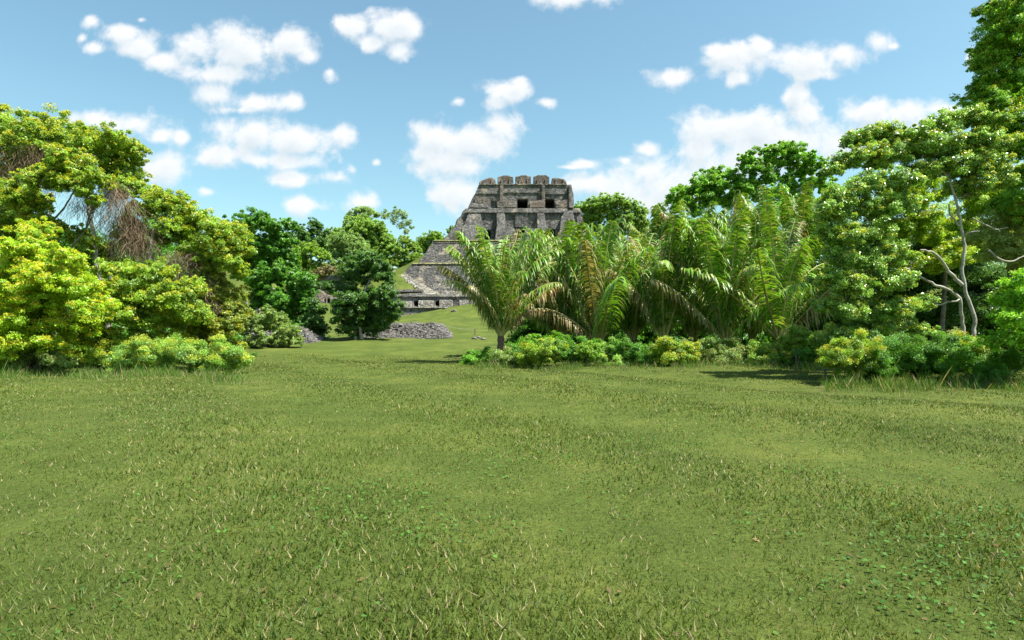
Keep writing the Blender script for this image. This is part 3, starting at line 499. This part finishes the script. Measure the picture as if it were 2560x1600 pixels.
tree('open_tree', 'thin see-through dark tree against the sky left of the pyramid', 178, [(970,533,11),(990,530,12),(1008,540,12),(1020,556,10),(1030,568,6),(1005,565,11),(1015,580,8),(985,550,12),(960,542,8)], .42, OL, .25, tipf=.1, group=BGp, twig=16, spread=.32, dens=.5, back=0)
tree('leafy_tree', 'yellow-green tree at the right foot of the wooded hill', 158, [(1010,600,14),(1025,612,14),(1040,625,12),(1010,625,16),(1035,640,12),(1020,648,13),(1000,640,12),(1008,656,14),(985,657,14),(965,660,14),(1035,652,12),(1055,642,9)], .42, ((.07,.14,.014),(.12,.2,.02),(.22,.28,.03)), .25, tipf=.5, group=BGp)
tree('leafy_tree', 'bright green trees\' neighbour tucked behind the left shoulder of the pyramid'.replace("trees' neighbour", 'tree'), 180, [(1055,602,13),(1075,592,14),(1095,588,13),(1105,598,10),(1070,612,16),(1095,610,14),(1045,615,12),(1060,628,14),(1052,645,12)], .44, FR, .25, tipf=.5, group=BGp)
tree('small_tree', 'small dark sprig of a tree touching the left edge of the lower storey', 185, [(1128,568,7),(1134,575,7),(1122,578,7),(1130,588,9)], .45, BG, .15, tipf=.2, group=BGp, twig=14)
# right behind
tree('round_tree', 'broad flat-domed tree just right of the pyramid', 165, [(1455,520,18),(1480,508,20),(1510,502,20),(1540,502,22),(1568,508,18),(1590,520,18),(1610,530,14),(1470,540,22),(1505,530,28),(1545,535,28),(1580,545,24),(1610,555,18),(1490,565,28),(1540,570,28),(1590,575,26),(1450,560,20)], .46, ((.075,.14,.022),(.13,.22,.032),(.21,.32,.04)), .4, tipf=.4, group=BGp, twig=40, spread=.17)
tree('small_tree', 'small dark treetop poking up between the flat dome and the umbrella crown', 120, [(1648,515,8),(1656,525,8),(1640,528,9),(1650,540,12)], .4, BG, .15, tipf=.1, group=BGp, twig=14)
tree('umbrella_tree', 'lower umbrella-crowned green tree behind the palms', 86, [(1835,440,22),(1860,470,26),(1690,495,24),(1715,478,27),(1745,462,27),(1775,448,30),(1800,440,24),(1760,482,32),(1800,470,32),(1830,455,22),(1845,480,24),(1720,505,27),(1690,515,22),(1775,508,30),(1815,505,27),(1740,525,22),(1850,510,19)], .34, RM, .22, M_pale, tipf=.45, group=BGp, base=(1800, 2), twig=26, spread=.2, back=0, dens=1.3)
tree('umbrella_tree', 'higher umbrella-crowned green tree left of the glossy tree', 82, [(1880,455,24),(1925,445,24),(1965,450,24),(1895,490,26),(1940,485,28),(1990,485,28),(1865,400,23),(1890,395,26),(1880,425,23),(1925,385,26),(1955,372,23),(1985,372,23),(1945,405,34),(1985,402,31),(2015,395,23),(2030,420,21),(2000,430,26),(2050,410,18),(1910,420,23),(2065,435,18),(1905,455,18),(2040,450,23),(2015,465,26),(2060,470,29),(1870,470,18)], .33, RM, .24, M_pale, tipf=.45, group=BGp, base=(1950, 2), twig=26, spread=.2, back=0, dens=1.3)
tree('leafy_tree', 'green tree filling in behind the top of the palms', 66, [(2000,520,40),(2060,530,40),(1950,540,34),(2090,600,50),(2020,600,50),(1890,560,34),(2100,500,34),(1830,580,34),(1700,580,34),(1760,570,30),(1640,590,30),(1960,650,50),(1850,650,50),(1740,660,50),(1640,660,50),(1560,640,36),(1400,800,60),(1500,740,60),(1500,840,60),(1600,780,70),(1600,860,60),(1720,780,70),(1720,870,60),(1840,780,70),(1840,870,60),(1950,770,70),(1950,870,60),(2040,720,60),(2040,830,60),(1390,870,40)], .32, RM, .24, tipf=.25, group=BGp, base=(1950, 2), depth=.6)
# right near
tree('glossy_tree', 'glossy-leaved tree with a tall pale trunk at the right', 24.5, [(2110,400,24),(2135,345,28),(2175,335,30),(2215,325,26),(2240,340,26),(2150,385,30),(2200,385,36),(2250,385,34),(2300,330,28),(2340,310,30),(2385,300,30),(2420,295,28),(2460,290,28),(2500,300,28),(2310,370,36),(2360,360,36),(2410,350,36),(2460,345,36),(2505,350,32),(2320,415,30),(2390,410,36),(2440,410,36),(2490,410,34),(2090,425,20),(2450,460,30),(2515,450,24),(2395,465,26)], .13, RT, .14, M_pale, tipf=.5, dens=1.15, group=RG, base=(2432, 0), lmat=M_glossy, twig=26, spread=.2, back=1, depth=.8, limbs=True,
     extra=[([(2436,860,0),(2432,837,0),(2438,793,0),(2417,738,0),(2403,680,0),(2413,619,0),(2401,560,0),(2393,508,0),(2370,440,0),(2330,400,0)], .085, .035), ([(2398,565,0),(2375,535,-.2),(2372,510,-.2)], .04, .03), ([(2411,590,0),(2425,580,-.3),(2450,578,-.5)], .035, .02)])
tree('glossy_tree', 'leaning glossy-leaved tree with bare crooked branches left of the pale trunk', 23, [(2085,490,28),(2070,525,26),(2130,480,30),(2180,460,34),(2230,450,32),(2280,450,30),(2110,530,34),(2165,520,38),(2220,515,34),(2270,510,30),(2080,580,30),(2135,585,38),(2195,580,36),(2110,640,36),(2170,650,40),(2230,640,36),(2280,650,26),(2090,700,34),(2150,715,38),(2210,710,38),(2265,700,30),(2080,760,30),(2130,780,36),(2195,780,38),(2255,770,36),(2310,760,26),(2100,840,36),(2170,850,38),(2240,840,38),(2300,830,32)], .125, RT, .1, M_pale, tipf=.42, dens=1.0, group=RG, base=(2405, .5), lmat=M_glossy, twig=26, spread=.2, back=1, depth=.8,
     extra=[([(2412,860,.5),(2405,800,.4),(2400,745,.2),(2370,722,0),(2335,712,0),(2298,690,0),(2262,670,0)], .07, .035), ([(2405,712,0),(2372,680,0),(2350,646,-.2),(2330,628,-.3),(2300,625,-.4)], .07, .03)])
tree('broadleaf_tree', 'bright light-green tree seen through the gap behind the pale trunk', 34, [(2330,540,40),(2290,570,40),(2350,590,34),(2310,500,26),(2540,490,50),(2490,500,36),(2360,480,22),(2560,430,40),(2580,540,50),(2270,480,36),(2330,450,30),(2420,560,40),(2450,500,40),(2230,500,40),(2250,560,40),(2440,620,36),(2380,640,40)], .16, ((.09,.17,.012),(.18,.27,.018),(.32,.36,.02)), .14, tipf=.5, group=RG, base=(2350, 2), twig=26)
tree('olive_shrub_tree', 'dull olive twiggy tree at the right edge with bare curling branches', 27, [(2500,560,40),(2550,570,44),(2520,620,40),(2570,640,44),(2470,590,28),(2490,640,28),(2600,600,50)], .12, ((.09, .125, .035), (.17, .215, .06), (.26, .3, .07)), .12, M_pale, tipf=.2, dens=.5, group=RG, base=(2540, 1), twig=26,
     extra=[([(2470,625,-1),(2500,650,-1),(2530,655,-1),(2560,640,-1)], .05, .03), ([(2430,545,-1),(2460,560,-1),(2490,575,-1),(2520,568,-1)], .035, .02)])
tree('dark_tree', 'dark shaded tree filling the corner behind the pale trunk', 38, [(2470,690,60),(2540,720,60),(2400,660,50),(2450,780,60),(2530,800,60),(2360,780,60),(2290,620,60),(2200,680,70),(2150,800,70),(2300,830,60),(2480,860,60),(2620,740,70),(2130,600,60),(2290,690,50),(2330,700,40),(2260,740,50),(2200,620,60)], .22, DK, .3, tipf=.3, group=RG, base=(2480, 2))
tree('bright_shrub_tree', 'bright green leafy bush in the lower right corner', 19, [(2560,700,28),(2590,740,40),(2545,760,26),(2530,800,28),(2570,800,34),(2600,850,50),(2540,850,34)], .11, ((.08,.19,.012),(.15,.29,.02),(.25,.38,.025)), .09, tipf=.4, group=RG, base=(2580, 1), twig=26)
tree('vine_covered_tree', 'very tall leaf-clad tree rising past the upper right edge', 27, [(2560,10,40),(2530,40,30),(2555,80,46),(2510,70,24),(2500,110,26),(2540,130,50),(2470,100,14),(2475,145,24),(2470,190,26),(2520,190,50),(2465,235,28),(2510,260,46),(2450,270,22),(2480,295,30),(2550,330,56),(2520,380,44),(2600,60,70),(2620,180,80),(2620,320,80),(2560,440,50),(2560,520,50),(2590,600,60),(2530,500,30),(2600,-60,70),(2600,-150,60)], .17, ((.06,.14,.014),(.12,.23,.022),(.36,.43,.03)), .4, tipf=.4, group=RG, base=(2590, 2), twig=30, dens=1.1, spread=.16)
fr_ = random.Random(77)
for nm, xa, xb in (('left', -330, -75), ('right', 75, 330)):
    q = []
    for k in range(34):
        X = xa+(xb-xa)*(k+.5)/34+fr_.uniform(-3, 3); Y = 150+fr_.uniform(-25, 60); Rr = fr_.uniform(5, 8); q.append((X, Y, gz(X, Y)+fr_.uniform(3, 8), Rr))
    r9 = np.random.default_rng(len(nm)); V, Q, K, _t = crown(q+[(a, b, c-d_*.8, d_) for a, b, c, d_ in q], .75, DG, r9, .8, .3, 30)
    tag(npmesh('forest', V, Q, M_leaf, None, K), 'far green woodland closing the '+nm+' side of the clearing', 'forest', kind='stuff')
# undergrowth
UG = 'low bushes along the edge of the grass'
def bush(px, py, r, d, cols, label, leaf=.11, n=4, group=UG, **kw):
    r_ = random.Random(int(px*7+py)); l = [(px, py, r)]+[(px+r_.uniform(-1.5, 1.5)*r, py+r_.uniform(0, .9)*r, r*r_.uniform(.6, .95)) for _ in range(n)]
    return tree('bush', label, d, l, leaf, cols, .04, group=group, cat='bush', twig=22, limbs=True, back=0, **kw)
bush(1990, 840, 26, 27, FR, 'light green leafy bush at the foot of the last palm', n=5, tipf=.6)
bush(2060, 850, 26, 25, RT, 'bush with small glossy leaves below the leaning tree', n=5)
bush(1212, 885, 26, 34.5, RM, 'bush at the left of the leftmost palm trunk', n=4)
bush(1250, 890, 26, 33.2, OL, 'olive bush hiding the foot of the leftmost palm', n=5)
bush(1290, 880, 28, 34, DG, 'dark bush at the right of the leftmost palm trunk', n=5)
bush(1330, 858, 24, 33, RM, 'green bush between the leftmost palm and the next', n=5)
bush(1390, 850, 24, 33.5, RM, 'green bush right of the gap beside the leftmost palm', n=4)
bush(1480, 866, 22, 32, FR, 'low bush under the second row of palms', n=4)

WH = ['yellow-green', 'mid green', 'dark green']
def hedge(x0, x1, py, d, n, r, lab, seed):
    q = random.Random(seed)
    for k in range(n):
        px = x0+(x1-x0)*(k+.5)/n+q.uniform(-8, 8); c = q.choice([(YG, 0), (OL, 1), (DG, 2), (RT, 3)])
        dd = d+q.uniform(-1, 1); rr_ = r*q.uniform(.85, 1.2)
        bush(px, py+q.uniform(-8, 8), rr_, dd, c[0], lab[k], n=5, tipf=.4, leaf=.1*d/28)
hedge(-40, 600, 885, 25.5, 7, 42, ['low bush beneath the brightest tree, at the left edge', 'second bush from the left edge, beneath the brightest tree', 'bush between the brightest tree and the lower yellow-green tree', 'bush at the foot of the lower yellow-green tree', 'bush under the right side of the lower yellow-green tree', 'bush under the yellow-leaved tree', 'last bush of the left cluster, nearest the open grass'], 1)
hedge(1300, 2040, 878, 32.5, 9, 36, ['bush right of the leftmost palm trunk', 'bush in front of the second palm from the left', 'bush before the palm with the slanting brownish frond', 'bush before the palm in the left half of the grove', 'bush below the grey dead frond', 'bush before the palm at the centre of the grove', 'bush below the withered fronds', 'bush below the orange-tipped fronds', 'bush in front of the rightmost bright palm'], 2)
tree('thicket', 'dark leafy thicket filling the ground behind the palm trunks', 49, [(x, y, 46) for x in range(1320, 2060, 62) for y in (800, 850, 880)], .3, DG, .06, tipf=.2, group=UG, cat='thicket', base=(1700, 0), back=0, depth=.5)
hedge(2080, 2580, 880, 21, 5, 46, ['bush where the palm grove meets the glossy trees', 'bush under the leaning glossy tree', 'bush left of the pale trunk foot', 'bush right of the pale trunk foot', 'bush beside the bright corner bush'], 4)
# ------------------------------------------------------------------ palms
def frond_mesh(az, el, Ln, r_, dead, arch, wind, side=0.):
    """returns rachis points+radii and leaflet arrays, base at the origin"""
    n = 26; t = np.linspace(0, 1, n); pts = [np.zeros(3)]; e = el; a = az; ds = Ln/(n-1)
    for k in range(n-1):
        e = el-arch*(t[k]**2.8)*math.pi*.8; d_ = np.array([math.cos(a)*math.cos(e), math.sin(a)*math.cos(e), math.sin(e)])+np.array([wind*t[k]**2, 0, 0]); d_ /= np.linalg.norm(d_); pts.append(pts[-1]+d_*ds)
    pts = np.array(pts); rad = .06*(1-t)**.7+.014
    T = np.gradient(pts, axis=0); T /= np.linalg.norm(T, axis=1)[:, None]
    m = int(Ln*10); s_ = np.linspace(.16, .995, m)
    c = np.stack([np.interp(s_, t, pts[:, k]) for k in range(3)], 1); tt = np.stack([np.interp(s_, t, T[:, k]) for k in range(3)], 1)
    sd_ = np.cross(tt, [0, 0, 1.]); sd_ /= np.linalg.norm(sd_, axis=1)[:, None]+1e-6; up = np.cross(sd_, tt)
    ll = (1.3*np.sin(math.pi*(.12+.80*s_))**.7+.12)*Ln/7
    twist = side
    V, Q, K = [], [], []; cnt = 0
    for sg in (-1, 1):
        keep = r_.random(m) > (.08+.2*dead); k_ = keep.sum(); L_ = (ll*r_.uniform(.75, 1.1, m))[keep]
        fw = .35+.55*s_[keep]**2
        d0 = sg*sd_[keep]*math.cos(twist)+up[keep]*(.45+sg*math.sin(twist))+tt[keep]*fw[:, None]+r_.normal(0, .2, (k_, 3)); d0 /= np.linalg.norm(d0, axis=1)[:, None]
        p = c[keep].copy(); dr = d0; g_ = np.array([wind*.55, 0, -1.]); w0 = .06*Ln/7*r_.uniform(.8, 1.3, k_)
        wd = np.cross(dr, tt[keep]); wd /= np.linalg.norm(wd, axis=1)[:, None]+1e-6; wv = np.cross(wd, dr)
        segs = 4
        for q in range(segs+1):
            f = q/segs; ww = w0*(1.-.92*f**2.2)*(.55+.45*min(1, f*5)); V.append(np.concatenate([p-wv*ww[:, None], p+wv*ww[:, None]]))
            if q < segs: dr = dr+g_*(.5+.5*f+.35*dead); dr = dr/np.linalg.norm(dr, axis=1)[:, None]; p = p+dr*(L_/segs)[:, None]
        vf = VF[0]; i_ = np.arange(k_); G_ = vf*np.array([.07, .21, .017])*r_.uniform(.45, 1.6, (k_, 1)); Y_ = np.array([.24, .27, .035]); Br = np.array([.26, .16, .085])*r_.uniform(.6, 1.3, (k_, 1)); St = np.array([.46, .42, .2])
        lg = vf*np.array([.28, .42, .05])*r_.uniform(.7, 1.25, (k_, 1)); mixr = r_.random((k_, 1)); G_ = G_*(1-mixr*.6)+lg*mixr*.6
        tipk = np.clip((s_[keep]-.62)*2.2, 0, 1)[:, None]
        for q in range(segs):
            a_ = cnt+q*2*k_+i_; b_ = cnt+(q+1)*2*k_+i_; Q.append(np.stack([a_, b_, b_+k_, a_+k_], 1))
            f = q/(segs-1); yel = np.clip(dead*1.1+.2*tipk*r_.random((k_, 1))+(f > .7)*.5*(r_.random((k_, 1)) < .25), 0, 1)
            cc = G_*(1-yel)+(Y_ if dead < .5 else Br)*yel; sel = (r_.random((k_, 1)) < .06+.25*dead); cc = np.where(sel, St*r_.uniform(.6, 1, (k_, 1)), cc); K.append(cc)
        cnt += (segs+1)*2*k_
    return pts, rad, np.concatenate(V), np.concatenate(Q), np.concatenate(K)
VF = [1.]
def palm(px, py, d, label, fr, seed, H=None, nrand=6, sc=1., trunk_r=.2, up=False):
    r_ = np.random.default_rng(seed); p = P(px, py, d); g0 = gz(p.x, p.y)-.1; root = empty('palm', (p.x, p.y, g0), label, 'palm', 'feather palms before the pyramid')
    h = p.z-g0; tb = Tubes(); nn = 10; zz = np.linspace(0, h+.15, nn); tb.add([(0, 0, z) for z in zz], trunk_r*(1.25-.35*zz/(h+.15))*(1+.12*np.cos(np.arange(nn)*2.6)), 12)
    tb.build('trunk', M_ptrunk, root)
    specs = list(fr)
    for k in range(nrand):   # fill-in fronds: (azimuth deg, elevation deg, length, dead, arch, wind)
        specs.append((r_.uniform(0, 360), r_.choice([r_.uniform(65, 88), r_.uniform(34, 60)], p=[1, 0] if up else [.78, .22]), r_.uniform(6.2, 8.4)*sc, 0 if r_.random() < .84 else r_.uniform(.1, .7), r_.uniform(.04, .28), r_.uniform(.0, .2)))
    for (az, el, Ln, dead, arch, wind) in specs:
        VF[0] = r_.uniform(.55, 1.3)
        pts, rad, V, Q, K = frond_mesh(R(az), R(el), Ln, r_, dead, arch, wind, r_.uniform(-.5, .5)); b = np.array([math.cos(R(az))*trunk_r*.6, math.sin(R(az))*trunk_r*.6, h])
        f = npmesh('frond', V, Q, M_frond, root, K); f.location = b
        if dead > .55: f['label'] = 'brown dead frond'
        tb = Tubes(); tb.add(pts, rad, 6); tb.build('rachis', M_rachis, f)
# azimuth 0 = to the right, 180 = left, 270 = towards the camera
palm(1252, 838, 36, 'leftmost palm, its fronds fanning up over the grass hump', [
    (185,84,6.5,.05,.25,.18),(185,68,6.0,.25,.22,-.05),(178,62,5.6,.5,.35,-.05),(195,70,6.0,.15,.25,0),(220,74,6,.1,.3,.05),(0,80,6.6,0,.35,.15),(350,74,6.4,0,.45,.25),(10,70,6.1,.1,.25,.05),(20,66,5.8,.05,.35,.1),(355,50,4.9,1,.3,0),(172,60,5.3,.6,.3,-.05),(270,78,5.8,.1,.4,.15),(260,66,5.2,.1,.5,0),(290,62,5.2,.05,.5,.1),(90,78,6,.0,.4,.2),(90,66,5.6,.1,.4,.1),(200,62,4.8,.35,.5,-.1),(330,56,5,.3,.5,.1),(300,56,3.8,.95,.5,0),(235,60,4.2,.5,.5,0)], 11, nrand=20, sc=.84, up=True)
PL = [
 (1405, 850, 41, 'second palm from the left with pale drooping fronds', [(170,66,7.6,.2,.4,0),(160,58,7.2,.15,.3,-.1),(180,50,6.6,.3,.5,-.2),(10,75,7.2,.1,.5,.3)], 21, 9, 1),
 (1500, 856, 39, 'palm whose long brownish frond slants across the pyramid terraces', [(175,62,8.0,.3,.25,0),(165,72,8.6,.15,.3,.05),(0,70,7,.0,.6,.3),(190,40,5.6,.7,.6,0)], 22, 8, 1),
 (1585, 850, 44, 'palm in the middle of the left half of the grove', [(170,80,8.4,.1,.5,.2),(10,72,7.6,0,.7,.4),(275,76,7,.05,.7,.2)], 23, 9, 1.02),
 (1660, 852, 38, 'palm with a grey dead frond hanging at its left', [(250,74,6.8,.1,.8,.2),(175,66,6.8,.7,.6,0),(20,72,7,.05,.6,.3)], 24, 9, .98),
 (1735, 850, 42, 'palm at the centre of the grove with fronds arching right', [(300,78,7.4,0,.8,.4),(170,60,7,.3,.6,.0),(0,78,7.8,.1,.6,.4)], 25, 9, 1),
 (1815, 852, 37, 'palm with several withered fronds near the grove centre', [(270,70,6.6,.4,.8,.2),(180,72,7,.6,.5,.1),(0,60,6.4,.3,.6,.2)], 26, 9, .95),
 (1880, 850, 41, 'palm with orange-tipped fronds left of the last two', [(180,80,7,.6,.4,.2),(20,66,7.2,.1,.7,.3),(250,70,7,.1,.8,.2)], 27, 9, 1),
 (1945, 846, 36, 'rightmost front palm with broad bright green fronds', [(20,70,6.4,0,.5,.3),(0,56,6.2,.05,.55,.3),(330,66,6.2,0,.6,.3),(175,78,6.6,.1,.5,.2),(350,38,5,.05,.7,.2)], 28, 7, .92),
 (2010, 850, 43, 'palm against the leaning glossy tree at the right of the grove', [(170,74,7.2,.0,.6,.2)], 29, 9, 1),
 (1450, 800, 50, 'rear palm overlapping the right edge of the temple', [(180,80,7.6,.1,.45,.1),(90,80,7.4,0,.4,.3)], 31, 10, 1.),
 (1550, 770, 53, 'rear palm below the broad flat-domed tree', [(170,84,7.4,.2,.5,.3)], 32, 10, 1.),
 (1640, 750, 54, 'rear palm below the small dark treetop', [(170,84,7.4,.3,.5,.3)], 33, 10, 1.),
 (1735, 730, 52, 'rear palm below the lower umbrella-crowned tree', [(170,84,7.4,.1,.4,.2)], 34, 10, 1.),
 (1830, 715, 54, 'rear palm reaching between the two umbrella crowns', [(170,86,7.4,.1,.4,.2)], 35, 10, 1.),
 (1925, 705, 51, 'rear palm standing highest under the taller umbrella crown', [(80,86,7.6,.0,.4,.1),(0,84,7.2,.1,.8,.3)], 36, 10, 1.),
 (2005, 690, 50, 'rear palm with one stiff silvery frond beside the glossy trees', [(10,86,7.4,.0,.3,.1)], 37, 10, .95)]
for (px, py, d, lab, fr, sd_, nr, sc_) in PL: palm(px, py, d, lab, fr, sd_, nrand=nr+7, sc=sc_)

# ------------------------------------------------------------------ grass blades near the camera (nobody could count them)
r_ = np.random.default_rng(9); n = 470000
yy = 2.6+42*r_.random(n)**2.0; xx = r_.uniform(-1, 1, n)*(yy*1.0+5)
def fbm(x, y): return sum(np.sin(x*f*1.3+np.sin(y*f*1.1+k*1.7)*1.3+k)*np.cos(y*f*.9+np.sin(x*f*.8)*1.2-k*2.1)/(k+1)**.7 for k, f in enumerate((.35, .8, 1.7, 3.9, 8.3)))
pn = fbm(xx, yy); zz = ground_h(xx, yy); hgt = r_.uniform(.018, .055, n)*(1+.3*np.clip(pn, -1, 1.5)); th = r_.uniform(0, 6.28, n); wdt = r_.uniform(.0025, .006, n)*(1+yy*.14); ln_ = r_.normal(0, .8, (n, 2))*hgt[:, None]
V = np.stack([np.stack([xx-np.cos(th)*wdt, yy-np.sin(th)*wdt, zz-.02], 1), np.stack([xx+np.cos(th)*wdt, yy+np.sin(th)*wdt, zz-.02], 1), np.stack([xx+ln_[:, 0], yy+ln_[:, 1], zz+hgt], 1)], 1).reshape(-1, 3)
q = np.clip(.5+.25*pn+r_.normal(0, .25, n), 0, 1)[:, None]; k = np.array([.045, .09, .013])*(1-q)+np.array([.12, .16, .025])*q; k = np.where(r_.random((n, 1)) < .10+.10*(pn[:, None] < -.6), np.array([.30, .25, .13]), k)*r_.uniform(.7, 1.25, (n, 1))
gb = npmesh('grass', V, np.arange(3*n).reshape(-1, 3), M_matte, None, k); tag(gb, 'short green grass of the clearing', 'grass', kind='stuff')
# tall ragged grass and seedlings where the lawn meets the bushes
tx, ty = [], []
for (x0, x1, d0, m_) in ((-60, 610, 24.2, 26000), (1185, 2060, 31.6, 26000), (2060, 2600, 19.8, 16000)):
    px_ = r_.uniform(x0, x1, m_); dd = d0+r_.normal(0, .8, m_)+.7*np.sin(px_*.021+d0); keep = r_.random(m_) < np.clip(.55+.5*np.sin(px_*.05)*np.cos(px_*.013), .12, 1); tx.append(((px_-1280)/F*dd)[keep]); ty.append(dd[keep])
xx = np.concatenate(tx); yy = np.concatenate(ty); n = len(xx); zz = ground_h(xx, yy); hgt = r_.gamma(2.5, .075, n); th = r_.uniform(0, 6.28, n); ln_ = r_.normal(0, .28, (n, 2))*hgt[:, None]; wd_ = r_.uniform(.003, .008, n)
V = np.stack([np.stack([xx-np.cos(th)*wd_, yy-np.sin(th)*wd_, zz-.02], 1), np.stack([xx+np.cos(th)*wd_, yy+np.sin(th)*wd_, zz-.02], 1), np.stack([xx+ln_[:, 0]*.5+np.cos(th)*wd_*.7, yy+ln_[:, 1]*.5+np.sin(th)*wd_*.7, zz+hgt*.5], 1), np.stack([xx+ln_[:, 0], yy+ln_[:, 1], zz+hgt*.9], 1)], 1).reshape(-1, 3)
k = np.array([.08, .16, .02])*r_.uniform(.6, 1.6, (n, 1)); k = np.where(r_.random((n, 1)) < .2, np.array([.34, .29, .15]), k)
tag(npmesh('tall_grass', V, np.arange(4*n).reshape(-1, 4), M_matte, None, k), 'ragged tall grass at the foot of the bushes and trees', 'tall grass', kind='stuff')
# broad-leaved weeds in drifts, and a scatter of fallen leaves
n = 60000; yy = 2.6+22*r_.random(n)**1.7; xx = r_.uniform(-1, 1, n)*(yy*1.0+5); kp = fbm(xx*1.4+9, yy*1.4-4)+r_.normal(0, .35, n) > .75; xx, yy = xx[kp], yy[kp]; n = len(xx)
nr = unit(r_, n)*.45+[0, 0, 1]; nr /= np.linalg.norm(nr, axis=1)[:, None]; V, Q = leaves(np.stack([xx, yy, ground_h(xx, yy)+r_.uniform(.01, .05, n)], 1), nr, .03, r_, .8)
tag(npmesh('clover', V, Q, M_matte, None, np.array([.05, .13, .02])*r_.uniform(.7, 1.7, (n, 1))), 'low clover and broad weeds spreading through the grass', 'clover', kind='stuff')
n = 1100; yy = 2.6+30*r_.random(n)**1.5; xx = r_.uniform(-1, 1, n)*(yy*1.0+5); nr = unit(r_, n)*.5+[0, 0, 1]; nr /= np.linalg.norm(nr, axis=1)[:, None]
V, Q = leaves(np.stack([xx, yy, ground_h(xx, yy)+r_.uniform(.01, .025, n)], 1), nr, .045, r_, .5)
tag(npmesh('fallen_leaves', V, Q, M_matte, None, np.array([.18, .12, .05])*r_.uniform(.4, 1.4, (n, 1))), 'dry brown leaves lying scattered on the grass', 'leaves', kind='stuff')
print('LEAVES', NLEAF[0])
